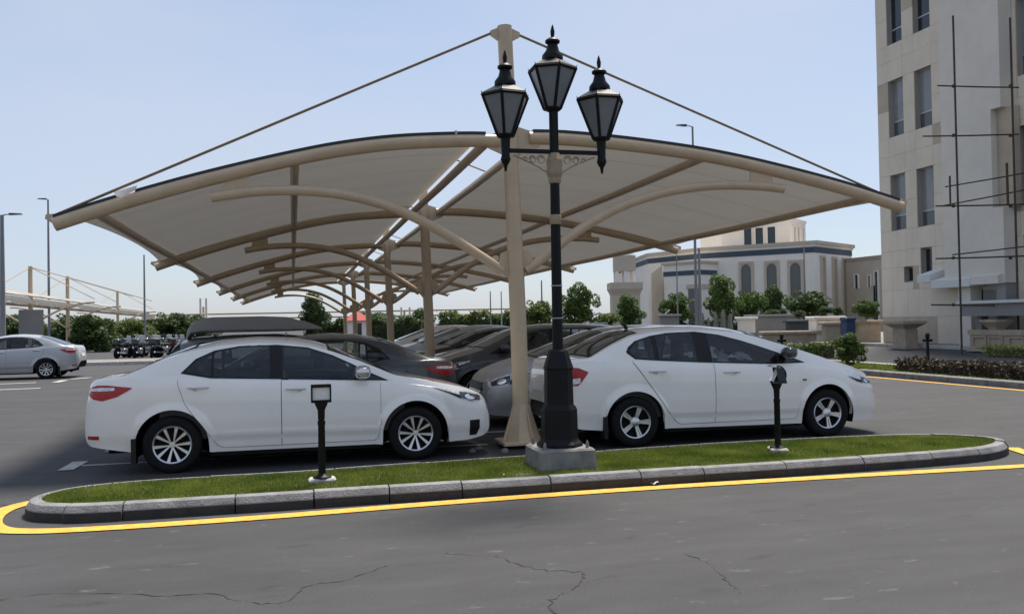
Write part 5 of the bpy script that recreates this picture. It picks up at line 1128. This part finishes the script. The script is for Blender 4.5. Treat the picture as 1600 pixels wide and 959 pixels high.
light_pole(1092, 388, 48, 'grey pole under the right wing before the hall', .1, .1, head=False)
light_pole(1057, 398, 60, 'thin flagpole before the entrance of the hall', .1, .06, head=False)
light_pole(1256, 385, 60, 'slender pole before the rightmost arched window', .1, .07, head=False)
light_pole(846, 438, 60, 'dark pole between the canopy pole and the lamp post', .1, .07, head=False)
light_pole(766, 455, 62, 'thin pole left of the front canopy pole', .1, .06, head=False)
light_pole(783, 455, 62, 'pale thin pole close to the front canopy pole', .1, .06, 'alu', head=False)
light_pole(1366, 446, 60, 'black post beside the tree by the grey building', .1, .1, 'iron', head=False)

def frame_row(label, pts, hp, zb0, zb1, name='bare_shade_frame', cloth=True, mats='steel', nb=2):
    t = thing(name, label, 'shade frame', (pts[0][0], pts[0][1], 0)); o = Vector((pts[0][0], pts[0][1], 0)); V = [Vector((x, y, 0))-o for x, y in pts]
    for v, h in zip(V, hp): MB().tube([(v.x, v.y, 0), (v.x, v.y, h)], [.14, .12], 10).build('pole', mats, t, True)
    for kz in range(nb):
        MB().tube([(v.x+(.0 if kz else .5), v.y-.8+kz*1.2, zb0-kz*.55) for v in V], .10, 8).build('beam', mats, t, True)
    if cloth:
        for v, w in zip(V, V[1:]):
            G = []
            for i_ in range(9):
                q = v.lerp(w, i_/8); G.append([(q.x, q.y-.9, zb0-.06), (q.x+.3, q.y-.95, zb0-.34-.32*random.random())])
            MB().grid(G).build('torn_fabric', 'cloth', t)
            G = [[(p_[0]+2.2*k_, p_[1]+.3, zb0-.02-.16*k_*k_-.1*random.random()*k_) for p_ in [v.lerp(w, i_/8) for i_ in range(9)]] for k_ in (.0, .5, 1)]
            MB().grid(G).build('torn_fabric', 'cloth', t)
    return t
pd = [(48, 52.4), (106, 63), (184, 86.7), (232, 110)]
pts = [(at(-60, 500, 41).x, at(-60, 500, 41).y)]+[(at(a, 500, b).x, at(a, 500, b).y) for a, b in pd]
fr = frame_row('long bare shade frame with torn white fabric and guyed poles at far left', pts, [5.4, 5.4, 5.4, 5.2, 3.6], 3.62, 3.1)
o0 = Vector((pts[0][0], pts[0][1], 0))
for k_ in (1, 2, 3):
    v = Vector((*pts[k_], 0))-o0
    for dx, dy in ((2.4, 5.5), (-1.2, -4.2), (5.5, 1.0)):
        if k_ == 3 and dx > 5: continue
        MB().tube([(v.x, v.y, 5.35), (v.x+dx, v.y+dy, 3.6)], .028, 6).build('tie_rod', 'steel', fr, True)
    for dx in (-3.6, 3.6):
        MB().tube([(v.x+dx*t, v.y-.4, 3.2-1.5*(1-t)**2) for t in np.linspace(0, 1, 8)], .06, 6).build('curved_strut', 'steel', fr, True)
ctr = [(at(a, 500, 100).x, at(a, 500, 100).y) for a in (215, 318, 475, 632, 800)]
fr2 = frame_row('far bare shade frame of double beams behind the canopy row', ctr, [2.4, 3.9, 3.0, 3.0, 2.8], 3.05, 3.05, cloth=False)
for px in (313, 322, 627, 640, 480):
    p = at(px, 466 if px < 400 else 480, 99); MB().tube([(p.x-ctr[0][0], p.y-ctr[0][1], 0), (p.x-ctr[0][0], p.y-ctr[0][1], p.z)], .11, 8).build('post', 'plaster', fr2, True)
q0, q1 = at(318, 492, 99), at(222, 492, 99)
MB().add([(q1.x-ctr[0][0], q1.y-ctr[0][1]-.3, 2.6), (q1.x+5-ctr[0][0], q1.y-1-ctr[0][1], 2.6), (q1.x+5-ctr[0][0], q1.y-1-ctr[0][1], 3.0), (q1.x-ctr[0][0], q1.y-ctr[0][1]-.3, 3.0)], [(0, 1, 2, 3)]).build('torn_fabric', 'cloth', fr2)
# blank sign on two posts at the left edge
p0 = at(29, 484, 50); p1 = at(62, 529, 50); sg = thing('blank_sign', 'blank grey sign panel on posts at far left', 'sign', (p0.x, p0.y, 0)); w = (p1-p0).x
MB().cbox(0, w+.15, -.03, .03, p1.z, p0.z, .015).build('panel', 'galv', sg)
for x in (.25, w-.1): MB().tube([(x, .06, 0), (x, .06, p0.z-.1)], .04, 8).build('post', 'galv', sg, True)
# kiosk
k0 = at(558, 510, 72); ki = thing('kiosk', 'small white kiosk with a red roof seen between the canopy poles', 'kiosk', (k0.x, k0.y, 0))
MB().box(-.8, .8, -.8, .8, 0, 1.95).build('wall', 'mosq', ki); MB().box(-.3, .3, -.84, -.8, 0, 1.7).build('door', 'winD', ki)
MB().add([(-1.1, -1.1, 1.9), (1.1, -1.1, 1.9), (1.1, 1.1, 1.9), (-1.1, 1.1, 1.9), (0, 0, 2.75)], [(3, 2, 1, 0), (0, 1, 4), (1, 2, 4), (2, 3, 4), (3, 0, 4)]).build('roof', 'redroof', ki)
# boundary wall at far left
a = at(180, 530, 92); b = at(345, 530, 92); t = thing('boundary_wall', 'low pale boundary wall behind the motorcycles', 'wall', (a.x, a.y, 0)); MB().box(0, b.x-a.x, 0, .3, 0, .95).build('block', 'mosqtan', t); MB().box(-.05, b.x-a.x+.05, -.06, .36, .95, 1.05).build('coping', 'sand', t)
# motorcycles
def moto_parts():
    P = []
    wm = MB(); wm.lathe([(.20, -.04), (.29, -.05), (.31, 0), (.29, .05), (.20, .04)], 16, cap=False); wm.v = [(x, z, y) for x, y, z in wm.v]
    hub = MB().lathe([(.2, -.01), (.2, .01)], 10); hub.v = [(x, z, y) for x, y, z in hub.v]; wm.add(hub.v, hub.f); wm = wm.mesh('wheel', True)
    P.append(('wheel', wm, 'rubber', (-.62, 0, .31))); P.append(('wheel', wm, 'rubber', (.62, 0, .31)))
    P.append(('frame', MB().tube([(-.62, .08, .31), (-.1, .1, .35), (.2, .1, .4), (.42, 0, .85)], .03, 6).tube([(.62, .07, .31), (.42, .06, .95)], .022, 6).tube([(.62, -.07, .31), (.42, -.06, .95)], .022, 6).mesh('frame', True), 'galvd', None))
    P.append(('engine', MB().cbox(-.2, .2, -.15, .15, .25, .56, .04).mesh('engine'), 'alu', None))
    P.append(('tank', MB().lathe([(.02, .60), (.12, .63), (.15, .74), (.11, .85), (.02, .88)], 10, (.15, 0)).mesh('tank', True), 'red', None))
    P.append(('seat', MB().cbox(-.68, .02, -.12, .12, .70, .80, .03).mesh('seat'), 'trim', None))
    P.append(('handlebar', MB().tube([(.30, -.34, 1.02), (.40, -.12, .98), (.42, 0, .97), (.40, .12, .98), (.30, .34, 1.02)], .016, 6).mesh('handlebar', True), 'galvd', None))
    P.append(('headlamp', MB().lathe([(.02, .80), (.08, .83), (.09, .9), (.05, .95)], 8, (.50, 0)).mesh('headlamp', True), 'chrome', None))
    P.append(('fairing', MB().plate([(.44, -.17, .80), (.44, .17, .80), (.36, .11, 1.22), (.36, -.11, 1.22)], (.95, 0, .2), .02).mesh('fairing'), 'clear', None))
    P.append(('top_box', MB().cbox(-.92, -.62, -.17, .17, .80, 1.06, .03).mesh('top_box'), 'dgrey', None))
    for sy in (-1, 1): P.append(('mirror', MB().tube([(.34, sy*.28, 1.02), (.36, sy*.32, 1.2), (.36, sy*.36, 1.24)], [.01, .01, .045], 6).mesh('mirror'), 'galvd', None))
    P.append(('exhaust', MB().tube([(-.1, -.16, .3), (-.85, -.17, .36)], [.03, .045], 8).mesh('exhaust', True), 'chrome', None))
    return P
MP = moto_parts()
spots = [(192, 0), (205, 1), (216, 0), (229, 1), (241, 0), (253, 1), (264, 0), (276, 1), (287, 0), (212, 2), (236, 2), (258, 2)]
tcol = ['black', 'red', 'dgrey', 'bin', 'silver', 'black', 'red', 'black', 'dgrey', 'bin', 'black', 'silver']
ordn = ['leftmost', 'second from the left', 'third from the left', 'fourth from the left', 'fifth from the left', 'sixth from the left', 'seventh from the left', 'eighth from the left', 'rightmost', 'back row left', 'back row middle', 'back row right']
for k_, (px, row) in enumerate(spots):
    p = at(px, 550, 47.5+row*1.7); t = thing('motorcycle', 'parked motorcycle with handlebars up, '+ordn[k_]+' of the cluster at left', 'motorcycle', (p.x, p.y, 0), random.uniform(.6, 1.6), 'motorcycles parked in a cluster')
    for nm, me, mk, lc in MP: put(nm, me, tcol[k_] if nm == 'tank' else mk, t, lc)
    t.rotation_euler.x = .12
print('objects', len(bpy.data.objects))
